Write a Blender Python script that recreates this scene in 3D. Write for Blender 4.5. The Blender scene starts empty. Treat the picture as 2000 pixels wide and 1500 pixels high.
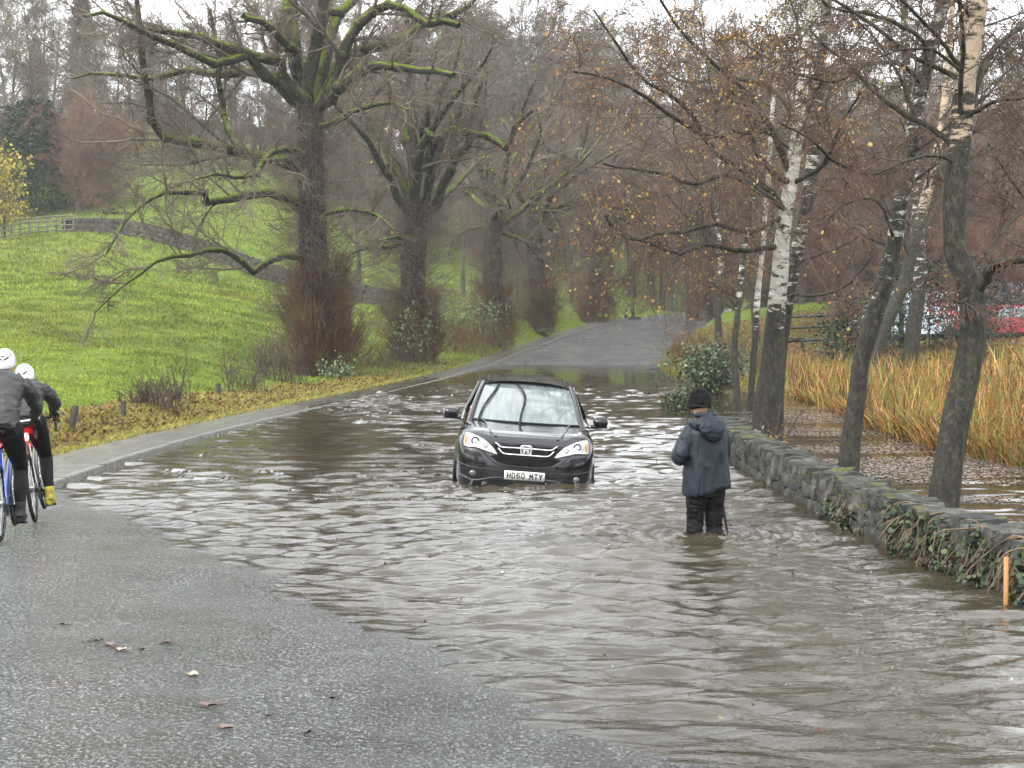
import bpy, bmesh, math, random
import numpy as np
from mathutils import Vector, Matrix
from mathutils.bvhtree import BVHTree
random.seed(4)
RNG = np.random.default_rng(11)
S = bpy.context.scene
COL = S.collection
R = math.radians

# ------------------------------------------------------------------ camera
CH = 2.15                                    # eye height above the flood level (z = 0)
PITCH = R(2.66)
FPX = 2800.0                                 # focal length in pixels of the 2000 px wide frame
cam = bpy.data.cameras.new('camera')
cam.sensor_width = 36.0; cam.lens = 36.0 * FPX / 2000; cam.clip_start = 0.1; cam.clip_end = 4000
camo = bpy.data.objects.new('camera', cam); COL.objects.link(camo)
camo.location = (0, 0, CH); camo.rotation_euler = (R(90) - PITCH, 0, 0)
S.camera = camo

# ------------------------------------------------------------------ world, sun, exposure
SUN_EL, SUN_AZ = R(42), R(215)               # soft sun high behind the left shoulder, veiled by cloud
w = bpy.data.worlds.new('World'); S.world = w; w.use_nodes = True
nt = w.node_tree; nt.nodes.clear()
sky = nt.nodes.new('ShaderNodeTexSky'); sky.sky_type = 'NISHITA'; sky.sun_disc = False
sky.sun_elevation = SUN_EL; sky.sun_rotation = SUN_AZ; sky.air_density = 1.0; sky.dust_density = 3.0
hs = nt.nodes.new('ShaderNodeHueSaturation'); hs.inputs['Saturation'].default_value = 0.18
tc = nt.nodes.new('ShaderNodeTexCoord'); nz = nt.nodes.new('ShaderNodeTexNoise')
nz.inputs['Scale'].default_value = 2.2; nz.inputs['Detail'].default_value = 4
mr = nt.nodes.new('ShaderNodeMapRange'); mr.inputs[1].default_value = .35; mr.inputs[2].default_value = .65
mr.inputs[3].default_value = .82; mr.inputs[4].default_value = 1.0
cl = nt.nodes.new('ShaderNodeMix'); cl.data_type = 'RGBA'; cl.inputs[0].default_value = .75
cl.inputs[7].default_value = (12.2, 12.6, 13.1, 1)    # the overcast layer over the clear sky
ml = nt.nodes.new('ShaderNodeMix'); ml.data_type = 'RGBA'; ml.blend_type = 'MULTIPLY'; ml.inputs[0].default_value = 1
bg = nt.nodes.new('ShaderNodeBackground'); bg.inputs['Strength'].default_value = 0.15
out = nt.nodes.new('ShaderNodeOutputWorld')
L = nt.links.new
L(sky.outputs[0], hs.inputs['Color']); L(hs.outputs[0], cl.inputs[6]); L(tc.outputs['Generated'], nz.inputs['Vector'])
L(nz.outputs[0], mr.inputs[0]); L(cl.outputs[2], ml.inputs[6]); L(mr.outputs[0], ml.inputs[7])
L(ml.outputs[2], bg.inputs['Color']); L(bg.outputs[0], out.inputs['Surface'])
sl = bpy.data.lights.new('sun', 'SUN'); sl.energy = 1.2; sl.angle = R(14); sl.color = (1, .965, .91)
so = bpy.data.objects.new('sun', sl); COL.objects.link(so)
sd = Vector((math.sin(SUN_AZ) * math.cos(SUN_EL), math.cos(SUN_AZ) * math.cos(SUN_EL), math.sin(SUN_EL)))
so.rotation_euler = sd.to_track_quat('Z', 'Y').to_euler(); so.location = sd * 60
S.view_settings.view_transform = 'Standard'; S.view_settings.look = 'None'
S.view_settings.gamma = 1; S.view_settings.exposure = 1.15
cy = S.cycles
cy.max_bounces = 5; cy.diffuse_bounces = 2; cy.glossy_bounces = 3; cy.transmission_bounces = 4
cy.transparent_max_bounces = 8; cy.volume_bounces = 1
cy.caustics_reflective = False; cy.caustics_refractive = False
cy.sample_clamp_indirect = 6

# ------------------------------------------------------------------ helpers
def ray(px, py):
    u = (px - 1000) / FPX; v = (750 - py) / FPX
    return np.array((u, math.cos(PITCH) + v * math.sin(PITCH), -math.sin(PITCH) + v * math.cos(PITCH)))
def G(px, py, z=0.0):
    d = ray(px, py); t = (z - CH) / d[2]
    return np.array((d[0] * t, d[1] * t, z))
def Q(px, py, Y):
    d = ray(px, py); t = Y / d[1]
    return np.array((d[0] * t, Y, CH + d[2] * t))

def tag(o, label=None, cat=None, group=None, kind=None):
    if label: o['label'] = label
    if cat: o['category'] = cat
    if group: o['group'] = group
    if kind: o['kind'] = kind
    return o
def empty(name, loc=(0, 0, 0), rz=0.0):
    o = bpy.data.objects.new(name, None); COL.objects.link(o)
    o.location = loc; o.rotation_euler = (0, 0, rz); o.empty_display_size = .2
    return o
def mk(name, V, F, mat=None, parent=None, smooth=True, col=None, attr=None):
    """mesh object from an (n,3) array and an (m,3|4) int array, or a list of such arrays"""
    V = np.asarray(V, np.float32).reshape(-1, 3)
    Fs = F if isinstance(F, list) and np.ndim(F[0]) == 2 else [F]
    Fs = [np.asarray(f, np.int32) for f in Fs if len(f)]
    me = bpy.data.meshes.new(name)
    me.vertices.add(len(V)); me.vertices.foreach_set('co', V.ravel())
    loops = np.concatenate([f.ravel() for f in Fs]); tot = np.concatenate([np.full(len(f), f.shape[1], np.int32) for f in Fs])
    me.loops.add(len(loops)); me.loops.foreach_set('vertex_index', loops)
    me.polygons.add(len(tot)); st = np.concatenate(([0], np.cumsum(tot)[:-1])).astype(np.int32)
    me.polygons.foreach_set('loop_start', st); me.polygons.foreach_set('loop_total', tot)
    if smooth: me.polygons.foreach_set('use_smooth', np.ones(len(tot), bool))
    me.update(calc_edges=True)
    if col is not None:
        a = me.color_attributes.new('Col', 'FLOAT_COLOR', 'POINT')
        c = np.ones((len(V), 4), np.float32); c[:, :3] = col; a.data.foreach_set('color', c.ravel())
    if attr:
        for k, v in attr.items():
            a = me.attributes.new(k, 'FLOAT', 'POINT'); a.data.foreach_set('value', np.asarray(v, np.float32))
    if mat: me.materials.append(mat)
    o = bpy.data.objects.new(name, me); COL.objects.link(o)
    if parent: o.parent = parent
    return o
class MB:
    """collects numpy pieces into one mesh"""
    def __init__(s): s.V = []; s.T = []; s.Q = []; s.C = []; s.n = 0
    def add(s, V, F, c=None):
        V = np.asarray(V, float).reshape(-1, 3); F = np.asarray(F, int)
        if len(V) == 0: return
        (s.Q if F.shape[1] == 4 else s.T).append(F + s.n); s.V.append(V); s.n += len(V)
        if c is not None: s.C.append(np.broadcast_to(np.asarray(c, float), (len(V), 3)))
    def build(s, name, mat, parent=None, smooth=True):
        F = [np.concatenate(x) for x in (s.T, s.Q) if x]
        return mk(name, np.concatenate(s.V), F, mat, parent, smooth, np.concatenate(s.C) if s.C else None)
    def box(s, c, size, rot=None, col=None):
        h = np.asarray(size, float) / 2
        v = np.array([(x, y, z) for x in (-1, 1) for y in (-1, 1) for z in (-1, 1)], float) * h
        if rot is not None: v = v @ np.array(rot).T
        s.add(v + np.asarray(c, float), [(0, 1, 3, 2), (4, 6, 7, 5), (0, 4, 5, 1), (2, 3, 7, 6), (0, 2, 6, 4), (1, 5, 7, 3)], col)
    def tube(s, P, r, sides=8, cap=True, col=None, flat=1.0, up=None):
        P = np.asarray(P, float); r = np.broadcast_to(np.asarray(r, float), (len(P),))
        V, F = tubes(P[None], r[None], sides, flat, up); s.add(V, F, col)
        if cap:
            for k, i in ((0, 0), (len(P) - 1, 1)):
                base = k * sides; ring = V[base:base + sides]
                cv = np.vstack([ring, P[k]]); idx = np.arange(sides)
                f = np.stack([idx, (idx + 1) % sides, np.full(sides, sides)], 1)
                s.add(cv, f if i else f[:, ::-1], col)
def rotm(ax, a): return np.array(Matrix.Rotation(a, 3, ax))
def tubes(P, Rr, S_=3, flat=1.0, up=None):
    """P (N,K,3), Rr (N,K): all the tubes at once"""
    N, K, _ = P.shape
    T = np.gradient(P, axis=1); T /= np.linalg.norm(T, axis=2, keepdims=True) + 1e-9
    ref = np.zeros((N, 1, 3)); m = T[:, :, :].mean(1)
    m /= np.linalg.norm(m, axis=1, keepdims=True) + 1e-9
    if up is not None: ref[:] = up
    else:
        ref[:, 0, 2] = 1; vert = np.abs(m[:, 2]) > .9; ref[vert, 0] = (0, 1, 0)
    A = np.cross(T, ref); A /= np.linalg.norm(A, axis=2, keepdims=True) + 1e-9
    B = np.cross(A, T)
    a = np.arange(S_) * 2 * math.pi / S_
    ca = np.cos(a)[None, None, :, None]; sa = np.sin(a)[None, None, :, None]
    V = P[:, :, None, :] + Rr[:, :, None, None] * (A[:, :, None, :] * ca + flat * B[:, :, None, :] * sa)
    idx = np.arange(N * K * S_).reshape(N, K, S_)
    a0 = idx[:, :-1]; a1 = idx[:, 1:]
    F = np.stack([a0, np.roll(a0, -1, 2), np.roll(a1, -1, 2), a1], -1).reshape(-1, 4)
    return V.reshape(-1, 3), F
def vnoise(p, seed=0):
    """cheap smooth value noise on an (n,2|3) array, -1..1"""
    p = np.asarray(p, float)
    if p.shape[1] == 2: p = np.c_[p, np.zeros(len(p))]
    i = np.floor(p).astype(np.int64); f = p - i; f = f * f * (3 - 2 * f)
    def h(a):
        n = a[:, 0] * 374761393 + a[:, 1] * 668265263 + a[:, 2] * 2147483647 + seed * 974711
        n = (n ^ (n >> 13)) * 1274126177; n = n ^ (n >> 16)
        return (n & 0xffff) / 32767.5 - 1
    r = 0
    for dx in (0, 1):
        for dy in (0, 1):
            for dz in (0, 1):
                wt = (f[:, 0] if dx else 1 - f[:, 0]) * (f[:, 1] if dy else 1 - f[:, 1]) * (f[:, 2] if dz else 1 - f[:, 2])
                r = r + wt * h(i + np.array((dx, dy, dz)))
    return r
def fbm(p, seed=0, o=4):
    p = np.asarray(p, float); r = 0; a = .5
    for k in range(o): r = r + a * vnoise(p * 2 ** k, seed + k); a *= .5
    return r

# ------------------------------------------------------------------ materials
def M(name, base=(.5, .5, .5), rough=.6, metal=0.0, spec=.5, coat=0.0):
    m = bpy.data.materials.new(name); m.use_nodes = True
    b = m.node_tree.nodes['Principled BSDF']
    b.inputs['Base Color'].default_value = (*base, 1); b.inputs['Roughness'].default_value = rough
    b.inputs['Metallic'].default_value = metal; b.inputs['Specular IOR Level'].default_value = spec
    b.inputs['Coat Weight'].default_value = coat; b.inputs['Coat Roughness'].default_value = .03
    return m
def N_(m, t, **kw):
    n = m.node_tree.nodes.new(t)
    for k, v in kw.items():
        if k in n.inputs: n.inputs[k].default_value = v
        else: setattr(n, k, v)
    return n
def pb(m): return m.node_tree.nodes['Principled BSDF']
def ln(m, a, b): m.node_tree.links.new(a, b)
def coords(m, scale=(1, 1, 1), obj=True):
    t = N_(m, 'ShaderNodeTexCoord'); mp = N_(m, 'ShaderNodeMapping'); mp.inputs['Scale'].default_value = scale
    ln(m, t.outputs['Object' if obj else 'Generated'], mp.inputs[0]); return mp.outputs[0]
def noise(m, vec, scale, detail=4, rough=.6, dist=0.0):
    n = N_(m, 'ShaderNodeTexNoise', Scale=scale, Detail=detail, Roughness=rough, Distortion=dist); ln(m, vec, n.inputs['Vector']); return n.outputs[0]
def ramp(m, fac, stops):
    r = N_(m, 'ShaderNodeValToRGB'); e = r.color_ramp.elements
    while len(e) < len(stops): e.new(.5)
    for k, (p, c) in enumerate(stops):
        e[k].position = p; e[k].color = (*c, 1) if len(c) == 3 else c
    ln(m, fac, r.inputs[0]); return r.outputs[0]
def mixc(m, fac, a, b, mode='MIX'):
    n = N_(m, 'ShaderNodeMix', data_type='RGBA', blend_type=mode)
    for v, i in ((fac, 0), (a, 6), (b, 7)):
        if isinstance(v, (int, float)): n.inputs[i].default_value = v
        elif isinstance(v, tuple): n.inputs[i].default_value = (*v, 1)
        else: ln(m, v, n.inputs[i])
    return n.outputs[2]
def mathn(m, op, a, b=None, clamp=False):
    n = N_(m, 'ShaderNodeMath', operation=op, use_clamp=clamp)
    for v, i in ((a, 0), (b, 1)):
        if v is None: continue
        if isinstance(v, (int, float)): n.inputs[i].default_value = v
        else: ln(m, v, n.inputs[i])
    return n.outputs[0]
def bump(m, h, strength=.5, dist=.02, normal=None):
    b = N_(m, 'ShaderNodeBump', Strength=strength, Distance=dist); ln(m, h, b.inputs['Height'])
    if normal is not None: ln(m, normal, b.inputs['Normal'])
    return b.outputs[0]
def vary(name, stops, scale=3, rough=.8, bs=.5, bd=.02, bscale=None, spec=.3, stretch=(1, 1, 1), coat=0, detail=5):
    m = M(name, rough=rough, spec=spec, coat=coat); v = coords(m, stretch)
    ln(m, ramp(m, noise(m, v, scale, detail), stops), pb(m).inputs['Base Color'])
    if bs: ln(m, bump(m, noise(m, v, bscale or scale * 4, 4), bs, bd), pb(m).inputs['Normal'])
    return m
def colmat(name, rough=.7, spec=.3, sss=0, trans=0.0):
    """colour from the mesh's own 'Col' attribute (leaf and blade tints)"""
    m = M(name, rough=rough, spec=spec)
    a = N_(m, 'ShaderNodeAttribute', attribute_name='Col'); ln(m, a.outputs['Color'], pb(m).inputs['Base Color'])
    if trans:
        t = N_(m, 'ShaderNodeBsdfTranslucent'); ln(m, a.outputs['Color'], t.inputs[0])
        x = N_(m, 'ShaderNodeMixShader'); x.inputs[0].default_value = trans
        ln(m, pb(m).outputs[0], x.inputs[1]); ln(m, t.outputs[0], x.inputs[2])
        ln(m, x.outputs[0], m.node_tree.nodes['Material Output'].inputs['Surface'])
    return m
def bark(name, dark, light, moss=.5, mosscol=(.10, .14, .012), scale=6, lo=.45, hi=.75, base_moss=False):
    m = M(name, rough=.85, spec=.25); v = coords(m, (1, 1, .35))
    c = ramp(m, noise(m, v, scale, 6, .7), [(.3, dark), (.7, light)])
    if moss:
        g = N_(m, 'ShaderNodeNewGeometry'); sp = N_(m, 'ShaderNodeSeparateXYZ'); ln(m, g.outputs['Normal'], sp.inputs[0])
        n = noise(m, coords(m), 2.2, 4)
        a = mathn(m, 'ADD', mathn(m, 'MULTIPLY', sp.outputs[2], .45), n)
        f = N_(m, 'ShaderNodeMapRange'); f.inputs[1].default_value = lo + .15; f.inputs[2].default_value = hi + .15
        f.inputs[4].default_value = moss; ln(m, a, f.inputs[0])
        mc = ramp(m, noise(m, coords(m), 14, 3), [(.3, tuple(x * .45 for x in mosscol)), (.7, mosscol)])
        c = mixc(m, f.outputs[0], c, mc)
    ln(m, c, pb(m).inputs['Base Color'])
    ln(m, bump(m, noise(m, v, scale * 2.5, 5), .9, .05), pb(m).inputs['Normal'])
    return m

# ------------------------------------------------------------------ the lie of the land
YK = np.array([-30, 10, 14, 18.1, 23, 30.6, 45, 65, 80, 105, 130, 160, 220, 300.])
XL = np.array([-6.6, -5.95, -5.75, -5.72, -5.75, -5.0, -3.0, -.6, 1.7, 7.5, 13.5, 22, 45, 80.])
YR = np.array([-30, 5, 11, 15, 21.5, 24, 35, 45, 65, 80, 103, 130, 160, 220, 300.])
XR = np.array([7, 4.6, 4.0, 3.5, 3.3, 3.4, 4.2, 5.0, 6.5, 9.0, 14, 20.5, 29.5, 53, 88.])
def smooth_interp(y, ys, xs):
    r = 0
    for d in (-4, -2, 0, 2, 4): r = r + np.interp(np.asarray(y, float) + d * np.clip(np.asarray(y, float) / 40, .2, 2), ys, xs)
    return r / 5
def xl(y): return smooth_interp(y, YK, XL)
def xr(y): return smooth_interp(y, YR, XR)
def zroad(x, y):
    s = (x + 2.3) * -.876 + (y - 11.8) * -.482
    s = s + .25 * np.sin(y * .9 + x) * (y > 5)
    zf = np.where(s > 0, .105 * s, .11 * s)
    q = np.stack([np.ravel(x + 0 * s), np.ravel(y + 0 * s)], 1); zf = zf + (.022 * vnoise(q * 1.1, 71) + .014 * vnoise(q * 3.1, 72)).reshape(np.shape(s)) * np.exp(-(s / 2.2) ** 2)
    zf = np.clip(zf, -.42, .75)
    zy = np.interp(y, [0, 40, 50, 58, 66, 80, 105, 130, 160, 220, 300], [-.42, -.42, -.28, -.1, .01, .55, 1.8, 2.45, 3.0, 4.2, 7])
    return np.where(y < 40, zf, zy)
CT = [(0, 800, 27), (0, 700, 38), (0, 600, 58), (0, 530, 78), (0, 478, 100), (130, 462, 98), (60, 470, 101), (230, 475, 98), (300, 490, 98), (500, 560, 90), (700, 620, 75),
      (700, 700, 57), (350, 700, 40), (350, 600, 62), (0, 440, 118), (300, 400, 120), (300, 345, 140), (450, 345, 145), (600, 380, 150), (800, 420, 160),
      (1000, 470, 170), (1250, 480, 180), (850, 580, 100), (1050, 600, 120), (1100, 560, 140), (1250, 592, 142), (0, 300, 170), (0, 230, 210), (500, 250, 210), (1000, 360, 230),
      (1500, 450, 220), (2000, 500, 220), (1500, 690, 60), (1650, 680, 60), (1600, 605, 85), (1600, 592, 98), (1600, 575, 125), (1900, 690, 47), (2000, 655, 66), (1950, 668, 57), (2000, 600, 100), (1620, 720, 50), (1480, 640, 75)]
CP = [tuple(Q(*c)) for c in CT]
CP += [(-9.5, 20, .35), (-12, 22, .45), (-9, 12, .6), (-14, 10, .8), (0, -10, 1.2), (10, -10, 1.0), (-20, -10, 2.2), (0, -22, 3.6), (20, -22, 3.6), (-20, -24, 5), (0, -38, 8), (-8, 30, .38), (-7, 39, .18), (-6.4, 46, .02), (-6.6, 50, .04), (-4.4, 50, .04), (-5.5, 56, .1), (-3.8, 62, .12), (-4.3, 61, .14), (-2, 70, .45),  # the unseen rise behind the viewer is added to darken the car's reflections
       (6, 10, -.4), (8, 5, -.3), (7, 20, -.4), (14, 12, -.3), (7, 30, -.4), (8, 38, -.3), (5.6, 33, -.3), (6.2, 45, .35), (7.6, 56, .55), (10, 70, 1.1), (12, 82, 1.6), (17.5, 103, 2.5),
       (9.5, 45, -.2), (11, 30, -.2), (11.5, 24, -.1), (12, 36, .15), (16, 24, .2), (10, 50, .2), (-120, 60, 8), (-200, 150, 25), (120, 60, 6), (250, 150, 15), (0, 320, 36), (-250, 320, 45), (250, 320, 30), (-60, -40, 12), (60, -40, 9)]
CP = np.array(CP)
def _U(r2): return np.where(r2 > 0, r2 * np.log(r2 + 1e-12), 0)
_sc = 60.0
_c = CP[:, :2] / _sc; _n = len(_c)
_K = _U(((_c[:, None] - _c[None]) ** 2).sum(-1)) + np.eye(_n) * 2e-4
_Pm = np.c_[np.ones(_n), _c]
_A = np.block([[_K, _Pm], [_Pm.T, np.zeros((3, 3))]])
_W = np.linalg.solve(_A, np.r_[CP[:, 2], 0, 0, 0])
def tps(x, y):
    p = np.c_[np.ravel(x), np.ravel(y)] / _sc; r = np.empty(len(p))
    for k in range(0, len(p), 40000):
        q = p[k:k + 40000]
        r[k:k + 40000] = _U(((q[:, None] - _c[None]) ** 2).sum(-1)) @ _W[:_n] + np.c_[np.ones(len(q)), q] @ _W[_n:]
    return r.reshape(np.shape(x))
def sstep(a, b, x):
    t = np.clip((x - a) / (b - a), 0, 1); return t * t * (3 - 2 * t)
PW = 1.2
def zpave(y): return np.interp(y, [-30, 5, 12, 18, 23, 30, 40, 50, 62, 80, 105, 130, 300], [.95, .6, .24, .085, .05, .03, .0, .0, .07, .68, 1.93, 2.6, 7.2])
def ground(x, y):
    x = np.asarray(x, float); y = np.asarray(y, float)
    zt = tps(x, y); far = np.clip(y / 300, 0, 1)
    zt = zt + .05 * vnoise(np.c_[x.ravel(), y.ravel()] * .35, 3).reshape(x.shape) * sstep(12, 30, y) + .35 * vnoise(np.c_[x.ravel(), y.ravel()] * .06, 5).reshape(x.shape) * sstep(60, 110, y)
    dl = xl(y) - x; dr = x - xr(y); zr = zroad(x, y)
    zl = np.maximum(zt, zpave(y) + .22 - .16 * sstep(32, 42, y))
    left = zpave(y) - .03 + (zl - zpave(y) + .03) * sstep(PW, PW + 1.3, dl)
    left = np.where(y > 100, zr + (zt - zr) * sstep(1.5, 8, dl), left)
    rgt = zr + (zt - zr) * sstep(.0, np.where(y > 38, 2.0, .8), dr)
    z = np.where(dl > 0, left, np.where(dr > 0, rgt, zr - .07))
    z = np.where((np.abs(dl) < .34) & (y < 100), np.minimum(zr, zpave(y)) - .12, z)
    return z
def gz(x, y): return float(ground(np.array([x]), np.array([y]))[0])

def grid_mesh(xs, ys):
    X, Y = np.meshgrid(xs, ys); idx = np.arange(X.size).reshape(X.shape)
    F = np.stack([idx[:-1, :-1], idx[:-1, 1:], idx[1:, 1:], idx[1:, :-1]], -1).reshape(-1, 4)
    return X, Y, F

# ------------------------------------------------------------------ ground
gm = M('meadow_soil', rough=.95, spec=.15)
v = coords(gm)
n1 = noise(gm, v, .12, 4); n2 = noise(gm, v, 1.6, 6, .7); n3 = noise(gm, v, 9, 4)
gc = ramp(gm, n2, [(.28, (.06, .09, .012)), (.5, (.12, .185, .018)), (.72, (.19, .25, .03))])
gc2 = ramp(gm, n3, [(.2, (.06, .065, .014)), (.6, (.11, .155, .02))])
gcol = mixc(gm, .45, gc, gc2)
gcol = mixc(gm, mathn(gm, 'MULTIPLY', ramp(gm, n1, [(.4, (0, 0, 0)), (.65, (1, 1, 1))]), .5), gcol, (.11, .13, .028))
at = N_(gm, 'ShaderNodeAttribute', attribute_name='litter')
lit = ramp(gm, noise(gm, v, 12, 6, .8), [(.3, (.03, .018, .010)), (.55, (.09, .05, .024)), (.75, (.17, .11, .05))])
gcol = mixc(gm, mathn(gm, 'MULTIPLY', at.outputs['Fac'], 1.0, True), gcol, lit)
ln(gm, gcol, pb(gm).inputs['Base Color'])
ln(gm, bump(gm, mathn(gm, 'ADD', n3, mathn(gm, 'MULTIPLY', n2, 2.0)), 1.0, .12), pb(gm).inputs['Normal'])
ys = np.unique(np.r_[np.arange(-40, 8, 2), np.arange(8, 45, .3), np.arange(45, 130, .9), np.arange(130, 300, 4), np.arange(300, 560, 30)])
xs = np.unique(np.r_[np.arange(-12, 12, .25), np.arange(-60, -12, 1), np.arange(12, 60, 1), np.arange(-500, -60, 20), np.arange(60, 501, 20)])
X, Y, F = grid_mesh(xs, ys)
Z = ground(X, Y)
dl = xl(Y) - X; dr = X - xr(Y)
lt = sstep(PW + .4, PW + .9, dl) * (1 - sstep(PW + 1.1, PW + 1.8, dl)) * (Y < 62) * .7
lt = np.maximum(lt, sstep(3.2, 5, dr) * (1 - sstep(24, 34, dr)) * sstep(45, 60, Y) * (1 - sstep(80, 92, Y)))
wood = sstep(2.2, 6, tps(X, Y) - (2.15 + (620 - np.interp(1000 + X / np.maximum(Y, 1) * 2800, [0, 150, 300, 480, 1250, 1700, 2000], [400, 400, 325, 330, 470, 575, 585])) * Y / 2800)) * (Y > 100)
lt = np.maximum(lt, wood)
o = mk('ground', np.stack([X, Y, Z], -1), F, gm, attr={'litter': lt.ravel()}); tag(o, kind='structure')

# road sheet (follows the ground, 12 mm proud of it)
am = M('wet_asphalt', rough=.16, spec=.6)
v = coords(am)
pb(am).inputs['Coat Weight'].default_value = 1.0; pb(am).inputs['Coat Roughness'].default_value = .20; pb(am).inputs['Coat IOR'].default_value = 1.45
vo = N_(am, 'ShaderNodeTexVoronoi', Scale=34.0); ln(am, v, vo.inputs['Vector'])
na = noise(am, coords(am, (1, .5, 1)), 50, 3, .85); nb = noise(am, v, .9, 4)
stone = ramp(am, na, [(.44, (.004, .005, .006)), (.53, (.05, .053, .058)), (.61, (.36, .37, .38))])  # light and dark chippings, with the wet sparkle painted into the palest grains
tk_ = ramp(am, noise(am, coords(am, (.8, .22, 1)), 1.3, 4), [(.42, (.55, .55, .56)), (.6, (1, 1, 1))]); stone = mixc(am, 1.0, stone, tk_, 'MULTIPLY')
ln(am, stone, pb(am).inputs['Base Color'])
ln(am, ramp(am, nb, [(.35, (.38, .38, .38)), (.62, (.16, .16, .16))]), pb(am).inputs['Roughness'])
hh = mathn(am, 'ADD', vo.outputs['Distance'], mathn(am, 'MULTIPLY', na, 1.6))
bn = bump(am, hh, 1.0, .04); ln(am, bn, pb(am).inputs['Normal']); ln(am, bn, pb(am).inputs['Coat Normal'])
ys = np.unique(np.r_[np.arange(-12, 40, .25), np.arange(40, 150, .8), np.arange(150, 230, 3)])
us = np.linspace(0, 1, 61)
YY, UU = np.meshgrid(ys, us, indexing='ij')
XX = xl(YY) + (xr(YY) - xl(YY)) * UU
ZZ = zroad(XX, YY) + .003
idx = np.arange(XX.size).reshape(XX.shape)
F = np.stack([idx[:-1, :-1], idx[:-1, 1:], idx[1:, 1:], idx[1:, :-1]], -1).reshape(-1, 4)
tag(mk('road', np.stack([XX, YY, ZZ], -1), F, am), kind='structure')

# footpath and kerb on the left
pm = M('wet_paving', rough=.22, spec=.55); v = coords(pm)
br = N_(pm, 'ShaderNodeTexBrick', Scale=1.0); br.inputs['Brick Width'].default_value = .9; br.inputs['Row Height'].default_value = .62
br.inputs['Mortar Size'].default_value = .045; br.offset = .37
br.inputs['Color1'].default_value = (.10, .10, .095, 1); br.inputs['Color2'].default_value = (.15, .145, .135, 1); br.inputs['Mortar'].default_value = (.03, .035, .015, 1)
ln(pm, v, br.inputs['Vector'])
ln(pm, mixc(pm, .5, br.outputs['Color'], ramp(pm, noise(pm, v, 5, 5), [(.3, (.05, .05, .045)), (.7, (.17, .165, .15))])), pb(pm).inputs['Base Color'])
ln(pm, bump(pm, mathn(pm, 'SUBTRACT', noise(pm, v, 9, 4), mathn(pm, 'MULTIPLY', br.outputs['Fac'], .8)), .5, .02), pb(pm).inputs['Normal'])
km = vary('kerb_stone', [(.3, (.06, .06, .05)), (.7, (.16, .155, .135))], 7, .45, .5, .01)
ys = np.arange(-8, 112, .3); V = []
for j, u in enumerate(np.linspace(0, 1, 5)):
    xx = xl(ys) - .14 - u * (PW - .1)
    zz = zpave(ys) + .012 * vnoise(np.c_[xx * 2, ys * .7], 8) - .012
    V.append(np.c_[xx, ys, zz])
V = np.stack(V, 1); idx = np.arange(V.shape[0] * 5).reshape(-1, 5)
F = np.stack([idx[:-1, :-1], idx[1:, :-1], idx[1:, 1:], idx[:-1, 1:]], -1).reshape(-1, 4)
tag(mk('footpath', V, F, pm), kind='structure')
kb = MB(); y = -8.0
drop = lambda y: .02 if 12.0 < y < 16.4 else 0
while y < 112:
    l = .88; y1 = y + l - .02
    p0 = np.array((float(xl(y)), y)); p1 = np.array((float(xl(y1)), y1))
    d = (p1 - p0) / np.linalg.norm(p1 - p0); nrm = np.array((-d[1], d[0]))
    dz0 = .10 * sstep(16.8, 15.6, y) if 11 < y < 17.5 else 0
    j = random.uniform(-.004, .004)
    vs = []
    for p in (p0, p1):
        zt = float(zpave(p[1])) + .012 + j; zb = zt - .35; b = .018
        for off, zz in ((0.0, zb), (0.0, zt - b), (b, zt), (.14 - b, zt), (.14, zt - b), (.14, zb)):
            vs.append((p[0] + nrm[0] * off, p[1] + nrm[1] * off, zz))
    fs = [(k, k + 1, k + 7, k + 6) for k in range(5)] + [(0, 5, 11, 6)]
    kb.add(vs, fs); kb.add([vs[i] for i in (0, 1, 4, 5)], [(0, 1, 2, 3)]); kb.add([vs[i] for i in (6, 7, 10, 11)], [(0, 1, 2, 3)])
    y += l
tag(kb.build('kerb', km, smooth=False), kind='structure')

# ------------------------------------------------------------------ flood water
def wave(x, y):
    r = np.random.default_rng(5); h = np.zeros_like(x)
    wx = x + .3 * fbm(np.c_[x.ravel() * .5, y.ravel() * .5], 21, 2).reshape(x.shape)
    wy = y + .3 * fbm(np.c_[x.ravel() * .6, y.ravel() * .45], 22, 3).reshape(x.shape)
    for k in range(90):
        lam = .13 * (1.1 / .13) ** r.random(); th = r.normal(0, .33); kk = 2 * math.pi / lam
        a = .0064 * lam ** .95 * (1 + .9 * math.exp(-((math.log(lam / .24)) / .45) ** 2))
        ph = kk * (wx * math.sin(th) + wy * math.cos(th)) + r.random() * 6.3
        g = 1 + .9 * np.sin(x * r.uniform(.2, .9) + r.random() * 6 + y * r.uniform(.1, .6))
        h += a * g * np.sin(ph)
    return h
wm = M('muddy_water', rough=.012, spec=.5); pb(wm).inputs['IOR'].default_value = 1.6
v = coords(wm)
ln(wm, ramp(wm, noise(wm, coords(wm, (.25, .6, 1)), 1.0, 4), [(.3, (.026, .021, .012)), (.7, (.048, .039, .023))]), pb(wm).inputs['Base Color'])
b1 = noise(wm, coords(wm, (.4, 1.0, 1)), 5.5, 2, .5, .5); b2 = noise(wm, coords(wm, (.5, 1.2, 1)), 28.0, 2, .5, .3)
ra = N_(wm, 'ShaderNodeAttribute', attribute_name='ripple')
bh = mathn(wm, 'MULTIPLY', mathn(wm, 'ADD', b1, mathn(wm, 'MULTIPLY', b2, .28)), ra.outputs['Fac'])
ln(wm, bump(wm, bh, 1.0, .022), pb(wm).inputs['Normal'])
da = N_(wm, 'ShaderNodeAttribute', attribute_name='depth')
tr = N_(wm, 'ShaderNodeBsdfTransparent'); mx = N_(wm, 'ShaderNodeMixShader')
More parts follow.
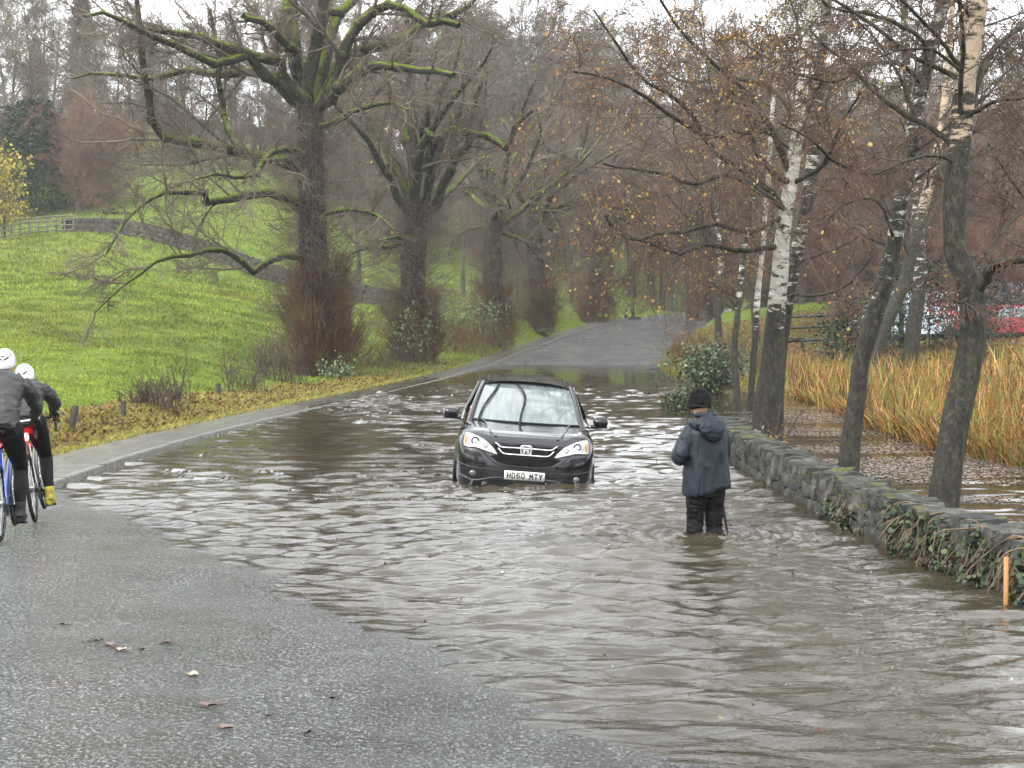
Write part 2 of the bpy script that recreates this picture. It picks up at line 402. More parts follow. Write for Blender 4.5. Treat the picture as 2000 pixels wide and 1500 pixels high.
op = mathn(wm, 'SUBTRACT', 1.0, mathn(wm, 'POWER', 2.718, mathn(wm, 'MULTIPLY', da.outputs['Fac'], -16.0)), True)
op = mathn(wm, 'MAXIMUM', op, .25)
ln(wm, op, mx.inputs[0]); ln(wm, tr.outputs[0], mx.inputs[1]); ln(wm, pb(wm).outputs[0], mx.inputs[2])
ln(wm, mx.outputs[0], wm.node_tree.nodes['Material Output'].inputs['Surface'])
dys = [3.2]
while dys[-1] < 78:
    d = dys[-1]; dys.append(d + min(max(d * d / 4200, .013), .12 if d < 46 else .5))
dys = np.array(dys); us = np.linspace(-.52, .52, 620)
YY, UU = np.meshgrid(dys, us, indexing='ij'); XX = UU * (YY + 1.5)
dep = -ground(XX, YY)
amp = sstep(-.02, .14, dep) * (1 - .85 * sstep(38, 52, YY)) * (1 - .82 * sstep(.0, .8, XX - xr(YY))) + .05
amp = amp * (.75 + .5 * vnoise(np.c_[XX.ravel() * .25, YY.ravel() * .12], 31).reshape(XX.shape))
H = wave(XX, YY) * amp * (.36 + .22 * sstep(7, 17, YY))
# wakes round the car and the wading man
for (cx, cy_, rad, a_, lam) in ((1.92, 14.15, 1.1, .014, .20), (.15, 18.3, 1.7, .012, .34)):
    rr = np.hypot(XX - cx, (YY - cy_)); H += a_ * np.exp(-(rr / rad) ** 2) * np.sin(rr * 2 * math.pi / lam)
idx = np.arange(XX.size).reshape(XX.shape)
F = np.stack([idx[:-1, :-1], idx[:-1, 1:], idx[1:, 1:], idx[1:, :-1]], -1).reshape(-1, 4)
keep = (dep.ravel()[F] > -.12).any(1); F = F[keep]
tag(mk('flood_water', np.stack([XX, YY, H], -1), F, wm, attr={'depth': np.maximum(dep, 0).ravel(), 'ripple': (np.clip(amp, .06, 1) * np.clip(9 / YY, .12, 1)).ravel()}), kind='structure')

# ------------------------------------------------------------------ branching plants
def nrmz(v): return v / (np.linalg.norm(v, axis=-1, keepdims=True) + 1e-9)
def resample(P, K):
    P = np.asarray(P, float); s = np.r_[0, np.cumsum(np.linalg.norm(np.diff(P, axis=0), axis=1))]
    # Catmull-Rom through the points
    t = np.linspace(0, s[-1], K); out = np.empty((K, 3))
    m = np.gradient(P, s + np.arange(len(s)) * 1e-9, axis=0)
    i = np.clip(np.searchsorted(s, t, 'right') - 1, 0, len(s) - 2)
    h = (s[i + 1] - s[i])[:, None]; u = ((t - s[i])[:, None]) / h
    return ((2 * u ** 3 - 3 * u ** 2 + 1) * P[i] + (u ** 3 - 2 * u ** 2 + u) * h * m[i] + (-2 * u ** 3 + 3 * u ** 2) * P[i + 1] + (u ** 3 - u ** 2) * h * m[i + 1])
def kids(r, P, Rr, n, t0, t1, lr, ang, K, wig, up, rmin, rf=.5, lens=None, tip=.35, outw=None, lmax=1e9):
    """n children on each of the parent tubes P (N,K0,3); returns their (P, R)"""
    N, K0, _ = P.shape
    L0 = np.linalg.norm(np.diff(P, axis=1), axis=2).sum(1)
    pi = np.repeat(np.arange(N), n); t = t0 + (t1 - t0) * ((np.tile(np.arange(n), N) + r.random(N * n)) / n)
    f = t * (K0 - 1); i = np.minimum(f.astype(int), K0 - 2); u = (f - i)[:, None]
    p = P[pi, i] * (1 - u) + P[pi, i + 1] * u; T = nrmz(P[pi, i + 1] - P[pi, i])
    rr = Rr[pi, i] * (1 - u[:, 0]) + Rr[pi, i + 1] * u[:, 0]
    pr = nrmz(np.cross(T, r.normal(size=(len(pi), 3))))
    a = np.radians(r.uniform(*ang, len(pi)))[:, None]
    d = nrmz(np.cos(a) * T + np.sin(a) * pr)
    if outw is not None:                                          # keep them pointing away from the tree's axis
        q = p - outw; q[:, 2] *= .2; d = nrmz(d + .5 * nrmz(q))
    if lens is None: Ln = np.minimum(L0[pi] * lr * (1.15 - .65 * t) * r.uniform(.55, 1.25, len(pi)), lmax)
    else: Ln = r.uniform(*lens, len(pi))
    st = (Ln / (K - 1))[:, None]; out = np.empty((len(pi), K, 3)); out[:, 0] = p
    for k in range(1, K):
        d = nrmz(d + wig * r.normal(size=d.shape) + np.array((0, 0, up)))
        out[:, k] = out[:, k - 1] + d * st
    r0 = np.maximum(rr * rf * r.uniform(.7, 1.1, len(rr)), rmin); tt = np.linspace(0, 1, K)[None]
    Ro = np.maximum(r0[:, None] * (1 - tt * (1 - tip)), rmin * .7)
    return out, Ro
def put(mb, b, sides): mb.add(*tubes(b[0], b[1], sides))
def limbline(pts, K=14, r0=.2, r1=.05, wob=.05, seed=0):
    P = resample(pts, K); r = np.random.default_rng(seed)
    P[1:-1] += r.normal(size=(K - 2, 3)) * wob * np.linspace(r0, r1, K)[1:-1, None] * 2
    return P[None], np.linspace(r0, r1, K)[None] ** 1
def cat(bs):
    K = max(b[0].shape[1] for b in bs)
    P = []; Rr = []
    for p, q in bs:
        if p.shape[1] != K:
            p = np.stack([resample(x, K) for x in p]); q = np.stack([np.interp(np.linspace(0, 1, K), np.linspace(0, 1, q.shape[1]), x) for x in q])
        P.append(p); Rr.append(q)
    return np.concatenate(P), np.concatenate(Rr)

lime_bark = bark('mossy_lime_bark', (.012, .011, .009), (.05, .043, .034), .95, (.15, .20, .012), 6, .41, .60)
lime_trunk_m = bark('dark_furrowed_bark', (.012, .010, .009), (.055, .045, .036), .8, (.09, .115, .015), 7, .5, .72)
lime_twig = vary('lime_twigs', [(.25, (.07, .048, .038)), (.6, (.16, .125, .10)), (.85, (.27, .24, .19))], .9, .8, 0)
shoot_m = vary('basal_shoots', [(.3, (.025, .012, .008)), (.52, (.13, .06, .028)), (.75, (.20, .17, .03))], .8, .8, 0)
leafm = colmat('autumn_leaf', .55, .3, trans=.35)

def leaves_on(r, P, size, n, cols, hang=.6, jit=.08):
    """n little folded leaves near the ends of tubes P"""
    N, K, _ = P.shape
    i = r.integers(0, N, n); k = r.integers(max(0, K // 2), K, n)
    c = P[i, k] + r.normal(size=(n, 3)) * jit
    return leaf_quads(r, c, size, cols, hang)
def leaf_quads(r, c, size, cols, hang=.5, nrm=None):
    n = len(c); s = size * r.uniform(.6, 1.35, n)[:, None]
    a = nrmz(r.normal(size=(n, 3)) - np.array((0, 0, hang)))
    if nrm is not None: b = nrmz(np.cross(a, nrm + .5 * r.normal(size=(n, 3))))
    else: b = nrmz(np.cross(a, r.normal(size=(n, 3))))
    nn = np.cross(a, b)
    V = np.stack([c, c + a * s * .5 + b * s * .42 + nn * s * .1, c + a * s, c + a * s * .5 - b * s * .42 + nn * s * .1], 1).reshape(-1, 3)
    F = np.arange(4 * n).reshape(n, 4)
    cc = np.asarray(cols)[r.integers(0, len(cols), n)] * r.uniform(.6, 1.25, n)[:, None]
    return V, F, np.repeat(cc, 4, 0)

def lime(name_label, base, top_frac_pts, limbs, seed, r_base, shoots=900, bush=1.35, bushh=3.2, twn=(9, 9, 7), K=14, leaves=0, group='line of old limes beside the road', shootlow=.12, twr=.011):
    """old roadside lime: trunk line, traced limbs, twigs, and a brush of basal shoots"""
    r = np.random.default_rng(seed); root = empty('lime_tree', base); B = np.array(base)
    tag(root, name_label, 'tree', group)
    tp = resample(top_frac_pts, 16) - B
    tr_ = np.linspace(1, 0, 16); rad = r_base * (.78 + .22 * tr_ + .45 * np.exp(-(1 - tr_) * 16))
    a = MB(); V, F = tubes(tp[None], rad[None], 20)
    V = V + .07 * r_base * fbm(V * 1.7, seed, 3)[:, None] * nrmz(V - tp.mean(0)) * 2
    a.add(V, F)
    for _ in range(26):                                           # burrs and bosses on the trunk
        k = r.integers(1, 15); an = r.random() * 6.3; q = tp[k] + rad[k] * .85 * np.array((math.cos(an), math.sin(an), 0)) + np.array((0, 0, r.uniform(-.3, .3)))
        s = r.uniform(.1, .26) * r_base * 1.3; a.tube(q + np.outer(np.linspace(-1, 1, 5), (0, 0, s * 1.3)), [s * .3, s * .85, s, s * .8, s * .3], 7)
    a.build('trunk', lime_trunk_m, root)
    L1 = []
    for j, (pts, r0, r1) in enumerate(limbs):
        r0 *= .88; r1 *= .85
        P, Rr = limbline([p - B for p in pts], K, r0, r1, .14, seed + j); m = MB(); put(m, (P, Rr), 9)
        for _ in range(4):                                        # knuckles where old wood was lost
            k = r.integers(3, K - 1); m.tube(P[0, k] + np.outer(np.linspace(-1, 1, 4), r.normal(size=3) * Rr[0, k] * .8), [Rr[0, k] * .5, Rr[0, k] * 1.25, Rr[0, k] * 1.2, Rr[0, k] * .4], 7)
        m.build('limb', lime_bark, root); L1.append((P, Rr))
    L1 = cat(L1); ax = np.array((0, 0, 4.0))
    A = kids(r, *L1, twn[0], .18, 1, .38, (25, 75), 8, .16, .05, .03, .42, outw=ax)
    Bq = kids(r, *A, twn[1], .15, 1, .50, (25, 65), 7, .15, -.01, .015, .5)
    C = kids(r, *Bq, twn[2], .1, 1, .50, (20, 60), 6, .16, -.03, twr * .75, .5, tip=.5)
    m = MB(); put(m, A, 5); put(m, Bq, 4); put(m, C, 3)
    m.build('twigs', lime_twig, root)
    if leaves:
        l = MB(); l.add(*leaves_on(r, C[0], .12, leaves, [(.35, .38, .03), (.45, .40, .04), (.28, .34, .03)])); l.build('leaves', leafm, root)
    # shoots up the trunk and the brush round its foot
    TP = (tp[None], rad[None])
    E = kids(r, *TP, int(shoots * .6), .15, .98, 1, (55, 100), 7, .14, .05, .011, .02, lens=(.7, 2.6), tip=.5)
    E2 = kids(r, *E, 4, .2, 1, .45, (20, 55), 5, .15, .03, .008, .6, tip=.6)
    n = shoots; an = r.random(n) * 6.283; rb = r_base * (1 + .35 * r.random(n)); h0 = r.random(n) ** 1.25 * bushh * .95
    lob = .7 + .45 * vnoise(np.c_[np.cos(an) * 2.2, np.sin(an) * 2.2, h0 * .8], seed)
    d = np.c_[np.cos(an), np.sin(an), r.uniform(.2, 2.6, n)]; d = nrmz(d)
    st = (r.uniform(.25, 1.15, n) * lob * bush * (1.1 - .75 * h0 / bushh) / 5)[:, None]
    P = np.empty((n, 6, 3)); P[:, 0] = np.c_[np.cos(an) * rb, np.sin(an) * rb, h0 + .02]
    for k in range(1, 6):
        d = nrmz(d + .10 * r.normal(size=d.shape) + np.array((0, 0, .12))); P[:, k] = P[:, k - 1] + d * st * 1.25
    Sx = (P, np.repeat(np.linspace(.014, .006, 6)[None], n, 0))
    S2 = kids(r, *Sx, 3, .2, .95, .5, (15, 45), 5, .12, .08, .007, .7, tip=.6)
    m = MB(); put(m, E, 3); put(m, E2, 3); m.build('trunk_shoots', lime_twig, root)
    m = MB(); put(m, Sx, 3); put(m, S2, 3); m.build('basal_shoots', shoot_m, root)
    return root

def px_line(pts, Y, dY=0.0, z=None):
    """trace in the photograph -> 3D line at depth Y running dY deeper towards its end"""
    n = len(pts); return [Q(p[0], p[1], Y + dY * (k / max(1, n - 1)) ** 1.2) for k, p in enumerate(pts)]

# --- the nearest, biggest lime
YA = 50.0
base = Q(632, 748, YA)
tl = px_line([(632, 752), (622, 690), (614, 600), (612, 500), (610, 400), (606, 300), (607, 215)], YA)
T0 = (607, 225)
def LB(pts, dY, r0, r1): return (px_line([T0] + pts, YA, dY), r0, r1)
limA = [
    LB([(590, 195), (560, 150), (540, 120), (500, 108), (440, 90), (400, 78), (350, 66), (310, 62), (270, 52)], -3.5, .26, .09),
    LB([(575, 190), (532, 152), (505, 130), (469, 105), (423, 130), (383, 107), (333, 83), (300, 73), (277, 57), (250, 43), (200, 25), (165, 32)], -6, .24, .06),
    LB([(572, 196), (535, 160), (502, 133), (469, 140), (433, 147), (400, 140), (367, 135), (310, 150), (233, 147), (187, 142), (143, 153)], 3.5, .22, .05),
    LB([(585, 150), (575, 100), (555, 80), (520, 48), (475, 31)], -2.5, .22, .12),
    LB([(590, 150), (572, 80), (566, 0), (556, -120), (530, -260), (500, -420)], 3, .36, .06),
    LB([(606, 150), (622, 90), (628, 0), (640, -110), (660, -260), (650, -460)], -2, .30, .06),
    LB([(625, 160), (640, 80), (665, 30), (700, -10), (740, -110), (790, -260), (810, -380)], 4, .28, .05),
    LB([(640, 190), (665, 120), (690, 60), (730, 20), (780, 12), (808, 30), (825, 48), (860, 44), (897, 50)], -2.5, .27, .12),
    LB([(640, 180), (670, 112), (740, 90), (800, 66), (825, 50), (845, 36), (900, 22), (935, -10)], 2, .28, .09),
    LB([(645, 190), (690, 148), (730, 130), (790, 133), (850, 138), (886, 146)], -3.5, .24, .10),
    (px_line([(600, 335), (540, 318), (480, 300), (430, 286), (367, 277), (317, 263), (297, 250), (291, 200), (283, 165), (275, 100), (268, 0), (262, -60)], YA, -3), .27, .07),
    (px_line([(480, 300), (450, 262), (432, 190), (425, 100), (410, 20)], YA - 1, 1), .14, .07),
    (px_line([(600, 400), (520, 378), (460, 385), (400, 394), (395, 378), (347, 373), (307, 381), (267, 407), (240, 437), (205, 500)], YA, -5), .20, .04),
    (px_line([(600, 505), (535, 502), (490, 529), (469, 505), (439, 490), (400, 488), (360, 500), (320, 503), (280, 530), (240, 557), (185, 610)], YA, -4.5), .17, .035),
    (px_line([(605, 300), (560, 292), (530, 300), (500, 340), (470, 345), (430, 340), (380, 350)], YA, -6), .15, .04),
    (px_line([(612, 440), (640, 420), (690, 410), (735, 420), (770, 450)], YA, -4), .12, .04),
    (px_line([(612, 250), (650, 240), (700, 214), (760, 200), (800, 215)], YA, -4.5), .13, .04),
]
lime('biggest old lime by the flood with bright mossy limbs spreading over the field', base, tl, limA, 3, .56, 1500, 1.9, 4.2, (12, 12, 9))

def lime_auto(px, py, Y, seed, label, H=13.5, rb=.5, shoots=800, forkpx=None, traced=(), bush=1.5, lean=0.0, twn=(11, 11, 8), nl=9, leaves=0, low=3.0):
    r = np.random.default_rng(seed); B = Q(px, py, Y); B[2] = gz(B[0], B[1]) - .05 if abs(px) < 5000 else B[2]
    fk = H * .42
    tl = [B + np.array((lean * t * fk + .12 * math.sin(t * 5 + seed), 0, fk * t)) for t in np.linspace(0, 1, 7)]
    limbs = []
    for j in range(nl):
        an = j * 2.4 + r.uniform(-.4, .4); el = r.uniform(.35, 1.35) if j > 2 else 1.35; Ln = H * r.uniform(.38, .62)
        d = np.array((math.cos(an) * math.cos(el), math.sin(an) * math.cos(el), math.sin(el))); p = tl[-1] - np.array((0, 0, r.uniform(0, fk * .15))); pts = [p.copy()]
        for k in range(6):
            d = nrmz(d + r.normal(size=3) * .22 + np.array((0, 0, .14 if k > 2 else 0))); p = p + d * Ln / 6; pts.append(p.copy())
        limbs.append((pts, rb * (.5 if j < 3 else .36), .05))
    for j in range(4):                                             # low limbs sweeping out and down
        an = r.random() * 6.3; h = r.uniform(low, fk); p = B + np.array((lean * h, 0, h)); d = np.array((math.cos(an), math.sin(an), .3)); pts = [p.copy()]
        for k in range(6):
            d = nrmz(d + r.normal(size=3) * .2 - np.array((0, 0, .08))); p = p + d * r.uniform(.5, .8); pts.append(p.copy())
        limbs.append((pts, rb * .26, .03))
    for pts, dY, r0, r1 in traced: limbs.append((px_line(pts, Y, dY), r0, r1))
    return lime(label, B, tl, limbs, seed, rb, shoots, bush, 3.2, twn, leaves=leaves)
lime_auto(812, 712, 61, 21, 'second lime from the camera in the left roadside row, greener shoots at its foot', 16, .60, 1100, traced=[
    ([(828, 335), (850, 275), (880, 256), (930, 262), (965, 275), (990, 292), (1003, 250), (1040, 215)], -3, .26, .10),
    ([(820, 330), (790, 250), (770, 190), (750, 120)], 2, .26, .12), ([(818, 330), (805, 240), (800, 150), (795, 40)], 0, .30, .14)], bush=1.7, leaves=260, low=4.5)
lime_auto(966, 680, 75, 33, 'third lime in the roadside row, between two wide gaps of bright grass', 16.5, .60, 900, bush=1.6, leaves=160, low=5.5)
lime_auto(1052, 640, 87, 45, 'fourth lime in the roadside row, with a rusty brush of shoots at its foot', 17.5, .62, 900, bush=1.8, lean=-.02, leaves=120, low=6.5, traced=[
    ([(1050, 440), (1075, 380), (1100, 335), (1130, 300), (1150, 240)], -2, .30, .12)])
lime_auto(1162, 610, 103, 57, 'farthest lime in the roadside row, standing where the road bends', 19, .62, 900, bush=2.0, leaves=80, low=7.5)

# ------------------------------------------------------------------ birches and their neighbours on the right
def birch_mat(name, white=.5, warm=False):
    m = M(name, rough=.7, spec=.3); v = coords(m, (1, 1, 3.2)); g = coords(m)
    pale = ramp(m, noise(m, v, 3.0, 4), [(.3, (.34, .27, .20) if warm else (.30, .28, .24)), (.7, (.50, .36, .25) if warm else (.62, .58, .52))])
    dark = ramp(m, noise(m, coords(m, (1, 1, .5)), 15, 8, .75), [(.32, (.006, .006, .005)), (.5, (.028, .025, .019)), (.68, (.085, .075, .055))])
    sp = N_(m, 'ShaderNodeSeparateXYZ'); ln(m, g, sp.inputs[0])
    h = N_(m, 'ShaderNodeMapRange'); h.inputs[1].default_value = 1.2 if not warm else 3.0; h.inputs[2].default_value = 3.2 if not warm else 5.2
    h.inputs[3].default_value = -.42; h.inputs[4].default_value = .10 * white * 2 - .06; ln(m, sp.outputs[2], h.inputs[0])
    f = mathn(m, 'ADD', noise(m, v, 2.6, 5, .75, .4), h.outputs[0])
    k = ramp(m, f, [(.47, (0, 0, 0)), (.52, (1, 1, 1))])
    c = mixc(m, k, dark, pale)
    mo = ramp(m, noise(m, g, 1.3, 4), [(.58, (0, 0, 0)), (.7, (.7, .7, .7))])
    c = mixc(m, mo, c, (.06, .08, .015))
    ln(m, c, pb(m).inputs['Base Color']); ln(m, bump(m, noise(m, coords(m, (1, 1, .45)), 16, 5), 1.0, .06), pb(m).inputs['Normal'])
    return m
white_birch = birch_mat('white_birch_bark', .66); tan_birch = birch_mat('tan_birch_bark', .42, True); dark_birch = birch_mat('dark_birch_bark', .0)
birch_limb = bark('birch_limb', (.016, .014, .011), (.085, .072, .055), .7, (.07, .09, .03), 9, .55, .8)
birch_twig = vary('birch_twigs', [(.25, (.045, .027, .021)), (.6, (.12, .078, .058)), (.85, (.18, .16, .11))], 1.1, .8, 0)
ORANGE = [(.40, .20, .06), (.45, .26, .08), (.36, .16, .06), (.42, .32, .11), (.28, .25, .06)]
def birch(name, label, pts, Y, r0, r1, limbs, seed, mat, dY=0.0, nl=9, twn=(9, 10, 8), zlow=.38, leaves=0, lens=(1.2, 2.8), droop=-.10, group=None, cat_='tree', sides=14, cols=ORANGE, base_moss=False, flare=None, fk=22):
    r = np.random.default_rng(seed); P = np.array(px_line(pts, Y, dY)); B = P[0].copy(); B[2] -= .45
    P[0, 2] -= .45
    root = empty(name, B); tag(root, label, cat_, group)
    K = 26; T = resample(P - B, K); tt = np.linspace(0, 1, K); rad = r0 + (r1 - r0) * tt + (r0 * .35 if flare is None else flare) * np.exp(-tt * fk)
    m = MB(); V, F = tubes(T[None], rad[None], sides); cc = np.repeat(T, sides, 0)
    V = V + nrmz(V - cc) * (r0 * .22 * fbm(V * np.array((4, 4, 1.6)), seed, 3))[:, None]
    m.add(V, F); m.build('trunk', mat, root)
    L1 = []
    for j, (lp, lY, a, b) in enumerate(limbs):
        q_ = [p - B for p in px_line(lp, Y, lY)]; n_ = T[np.argmin(np.linalg.norm(T - q_[0], axis=1))]
        if np.linalg.norm(n_ - q_[0]) < .7: q_ = [n_ * .75 + q_[0] * .25] + q_[1:]
        Pl, Rl = limbline(q_, 14, a * .72, b * .75, .12, seed + j); m = MB(); put(m, (Pl, Rl), 8); m.build('limb', birch_limb if a < .12 else mat, root); L1.append((Pl, Rl))
    if nl:
        Aa = kids(r, T[None], rad[None], nl, zlow, .98, 1, (35, 75), 10, .14, .06, .016, .28, lens=lens)
        m = MB(); put(m, Aa, 6); m.build('side_branches', birch_limb, root); L1.append(Aa)
    L1 = cat(L1)
    L1 = (L1[0], L1[1] * .8); A = kids(r, *L1, twn[0], .15, 1, .42, (25, 70), 8, .17, 0, .009, .38)
    Bq = kids(r, *A, twn[1], .12, 1, .55, (25, 65), 7, .15, droop, .006, .5)
    C = kids(r, *Bq, twn[2], .1, 1, .55, (20, 55), 6, .14, droop * 1.3, .0042, .5, tip=.6)
    m = MB(); put(m, A, 5); put(m, Bq, 3); put(m, C, 3); m.build('twigs', birch_twig, root)
    if leaves:
        l = MB(); l.add(*leaves_on(r, C[0], .054, leaves, cols, .9, .05)); l.build('leaves', leafm, root)
    return root
birch('birch_tree', 'white-barked birch leaning right out of the water with orange leaves on its long left boughs',
      [(1490, 850), (1500, 770), (1509, 700), (1517, 600), (1524, 520), (1531, 440), (1545, 350), (1562, 220), (1575, 100), (1590, -40), (1600, -180), (1590, -400), (1580, -640)], 26, .125, .05,
      [([(1515, 500), (1440, 490), (1380, 478), (1330, 496), (1280, 480), (1230, 462), (1190, 440)], -2.5, .075, .02),
       ([(1528, 440), (1470, 455), (1400, 435), (1340, 452), (1290, 455), (1235, 470), (1190, 435), (1185, 425)], -4, .07, .018),
       ([(1535, 410), (1470, 340), (1400, 300), (1340, 210), (1300, 180), (1250, 150), (1200, 80), (1160, 20)], -3, .09, .02),
       ([(1540, 370), (1500, 330), (1450, 250), (1400, 270), (1330, 240), (1260, 190), (1180, 150), (1120, 140)], -5, .09, .02),
       ([(1548, 330), (1500, 240), (1440, 160), (1390, 120), (1330, 60), (1290, 0)], -2, .09, .03),
       ([(1536, 400), (1480, 370), (1420, 340), (1360, 360), (1300, 340), (1230, 330), (1180, 320)], -6, .08, .02),
       ([(1556, 250), (1500, 170), (1420, 150), (1340, 160), (1260, 110)], 2, .08, .02),
       ([(1540, 380), (1600, 330), (1640, 250), (1680, 180)], -2, .07, .02)],
      101, white_birch, 0, 16, (11, 11, 9), .36, 8000, (1.4, 2.8), flare=.19, fk=5.5)
birch('birch_tree', 'dark mossy stem crowding the right side of the white-barked birch', [(1512, 842), (1520, 700), (1532, 610), (1550, 520), (1572, 420), (1590, 300), (1600, 160), (1615, 0), (1640, -200), (1660, -450)], 27.2, .17, .06,
      [([(1552, 517), (1590, 500), (1650, 478), (1702, 445)], -2, .045, .015), ([(1548, 590), (1600, 575), (1650, 560), (1702, 505)], -3, .05, .012), ([(1580, 400), (1640, 320), (1700, 300)], 2, .05, .02)],
      102, dark_birch, 0, 12, (7, 8, 6), .4, 700, (1.2, 2.4))
birch('birch_tree', 'slim dark trunk rising behind the wall, nearer the leaning white birch', [(1653, 945), (1660, 867), (1670, 800), (1677, 733), (1687, 683), (1707, 617), (1730, 543), (1743, 500), (1760, 393), (1773, 333), (1783, 250), (1800, 167), (1820, 83), (1837, 33), (1860, -60), (1900, -300), (1930, -620), (1950, -950)], 18.6, .128, .05,
      [([(1790, 180), (1810, 90), (1760, 50), (1690, 25), (1620, 15), (1590, -20)], -1.5, .05, .018), ([(1752, 460), (1715, 395), (1650, 400), (1600, 440)], -2, .035, .012),
       ([(1765, 350), (1720, 340), (1640, 320), (1580, 270), (1520, 240)], -2, .05, .012), ([(1790, 165), (1770, 130), (1700, 125), (1630, 160), (1540, 140)], -1.5, .045, .012),
       ([(1740, 500), (1690, 460), (1650, 420), (1600, 400)], 1.5, .04, .01), ([(1687, 690), (1668, 640), (1655, 600)], .5, .02, .008)],
      103, dark_birch, 0, 16, (8, 9, 7), .32, 260, (1.2, 3.0))
birch('birch_tree', 'stoutest trunk behind the wall, peeling tan bark above and green moss at its foot', [(1832, 1000), (1850, 917), (1860, 850), (1873, 783), (1890, 717), (1900, 650), (1906, 590), (1885, 540), (1867, 500), (1865, 420), (1867, 350), (1877, 267), (1882, 200), (1888, 133), (1899, 67), (1908, 0), (1915, -80), (1900, -350), (1880, -700), (1870, -1100)], 16.4, .158, .07,
      [([(1906, 590), (1922, 545), (1945, 518), (1975, 512), (2030, 500)], -1, .10, .05), ([(1887, 320), (1900, 183), (1927, 117), (1967, 73), (2020, 40)], 1, .07, .04),
       ([(1868, 130), (1830, 70), (1790, 30), (1750, -10)], -1, .04, .015), ([(1867, 330), (1835, 305), (1780, 310), (1700, 340), (1660, 322)], -1.2, .032, .010),
       ([(1868, 165), (1835, 105), (1780, 95), (1720, 110), (1700, 122)], -1, .032, .01), ([(1903, 605), (1870, 590), (1838, 570)], -.6, .03, .014), ([(1895, 640), (1880, 560), (1850, 540), (1800, 500)], 1, .03, .01),
       ([(1890, 240), (1940, 200), (2010, 190)], -1, .04, .02), ([(1915, 560), (1945, 470), (1990, 420), (2040, 390)], 1, .035, .015)],
      104, tan_birch, 0, 16, (8, 8, 7), .3, 90, (1.2, 3.0), base_moss=True)
birch('birch_tree', 'grey leaning trunk beyond the reeds, left of the mottled one', [(1700, 705), (1707, 697), (1733, 627), (1763, 560), (1780, 500), (1800, 420), (1830, 300), (1850, 150), (1860, 0)], 44, .22, .08, [([(1780, 500), (1740, 420), (1700, 330)], -2, .08, .03)], 105, tan_birch, 0, 8, (7, 8, 6), .35, 100, (2, 4))
birch('birch_tree', 'mottled upright trunk beyond the reeds', [(1778, 712), (1782, 660), (1790, 600), (1798, 540), (1794, 470), (1790, 380), (1775, 250), (1770, 100), (1765, -20)], 46, .26, .10, [([(1800, 560), (1840, 530), (1880, 535)], -2, .07, .03), ([(1796, 480), (1840, 380), (1880, 250)], 2, .09, .03)], 106, dark_birch, 0, 8, (7, 8, 6), .35, 60, (2, 4))
birch('birch_tree', 'thin mossy-footed stem in the flood, just left of the white birch', [(1442, 800), (1437, 740), (1434, 690), (1440, 620), (1452, 500), (1470, 380), (1480, 250), (1490, 100)], 34, .095, .035, [([(1440, 600), (1400, 560), (1370, 540)], 0, .03, .01)], 107, dark_birch, 0, 9, (7, 8, 6), .3, 900, (1.2, 2.6))
birch('birch_tree', 'thin pale stem in the flood, between its mossy twin and the white birch', [(1462, 800), (1470, 730), (1474, 680), (1478, 600), (1490, 480), (1500, 360), (1510, 200), (1530, 40)], 34.6, .085, .035, [([(1480, 570), (1440, 520), (1400, 500)], 0, .03, .01)], 108, white_birch, 0, 9, (7, 8, 6), .3, 900, (1.2, 2.6))
birch('birch_tree', 'orange-leaved birch on the bank beside the bend of the road', [(1405, 655), (1402, 600), (1408, 500), (1400, 400), (1410, 250), (1420, 120)], 62, .16, .05, [([(1405, 520), (1340, 470), (1280, 440), (1240, 420)], -2, .06, .02), ([(1402, 440), (1330, 360), (1260, 300), (1200, 270)], -2, .06, .02)], 109, dark_birch, 0, 14, (9, 9, 7), .2, 5000, (2.5, 5))
birch('birch_tree', 'bare birch standing out of frame top right with its boughs reaching in', [(2080, 760), (2075, 600), (2085, 400), (2060, 200), (2050, 0)], 30, .2, .06, [([(2075, 500), (2010, 400), (1960, 330), (1930, 280)], -2, .07, .02), ([(2080, 380), (2000, 260), (1950, 180)], 1, .07, .02), ([(2060, 200), (1990, 120), (1930, 60)], 1, .07, .02), ([(2075, 560), (1990, 480), (1940, 450)], 1, .07, .02)], 110, dark_birch, 0, 6, (8, 8, 6), .4, 60, (2, 3.5))

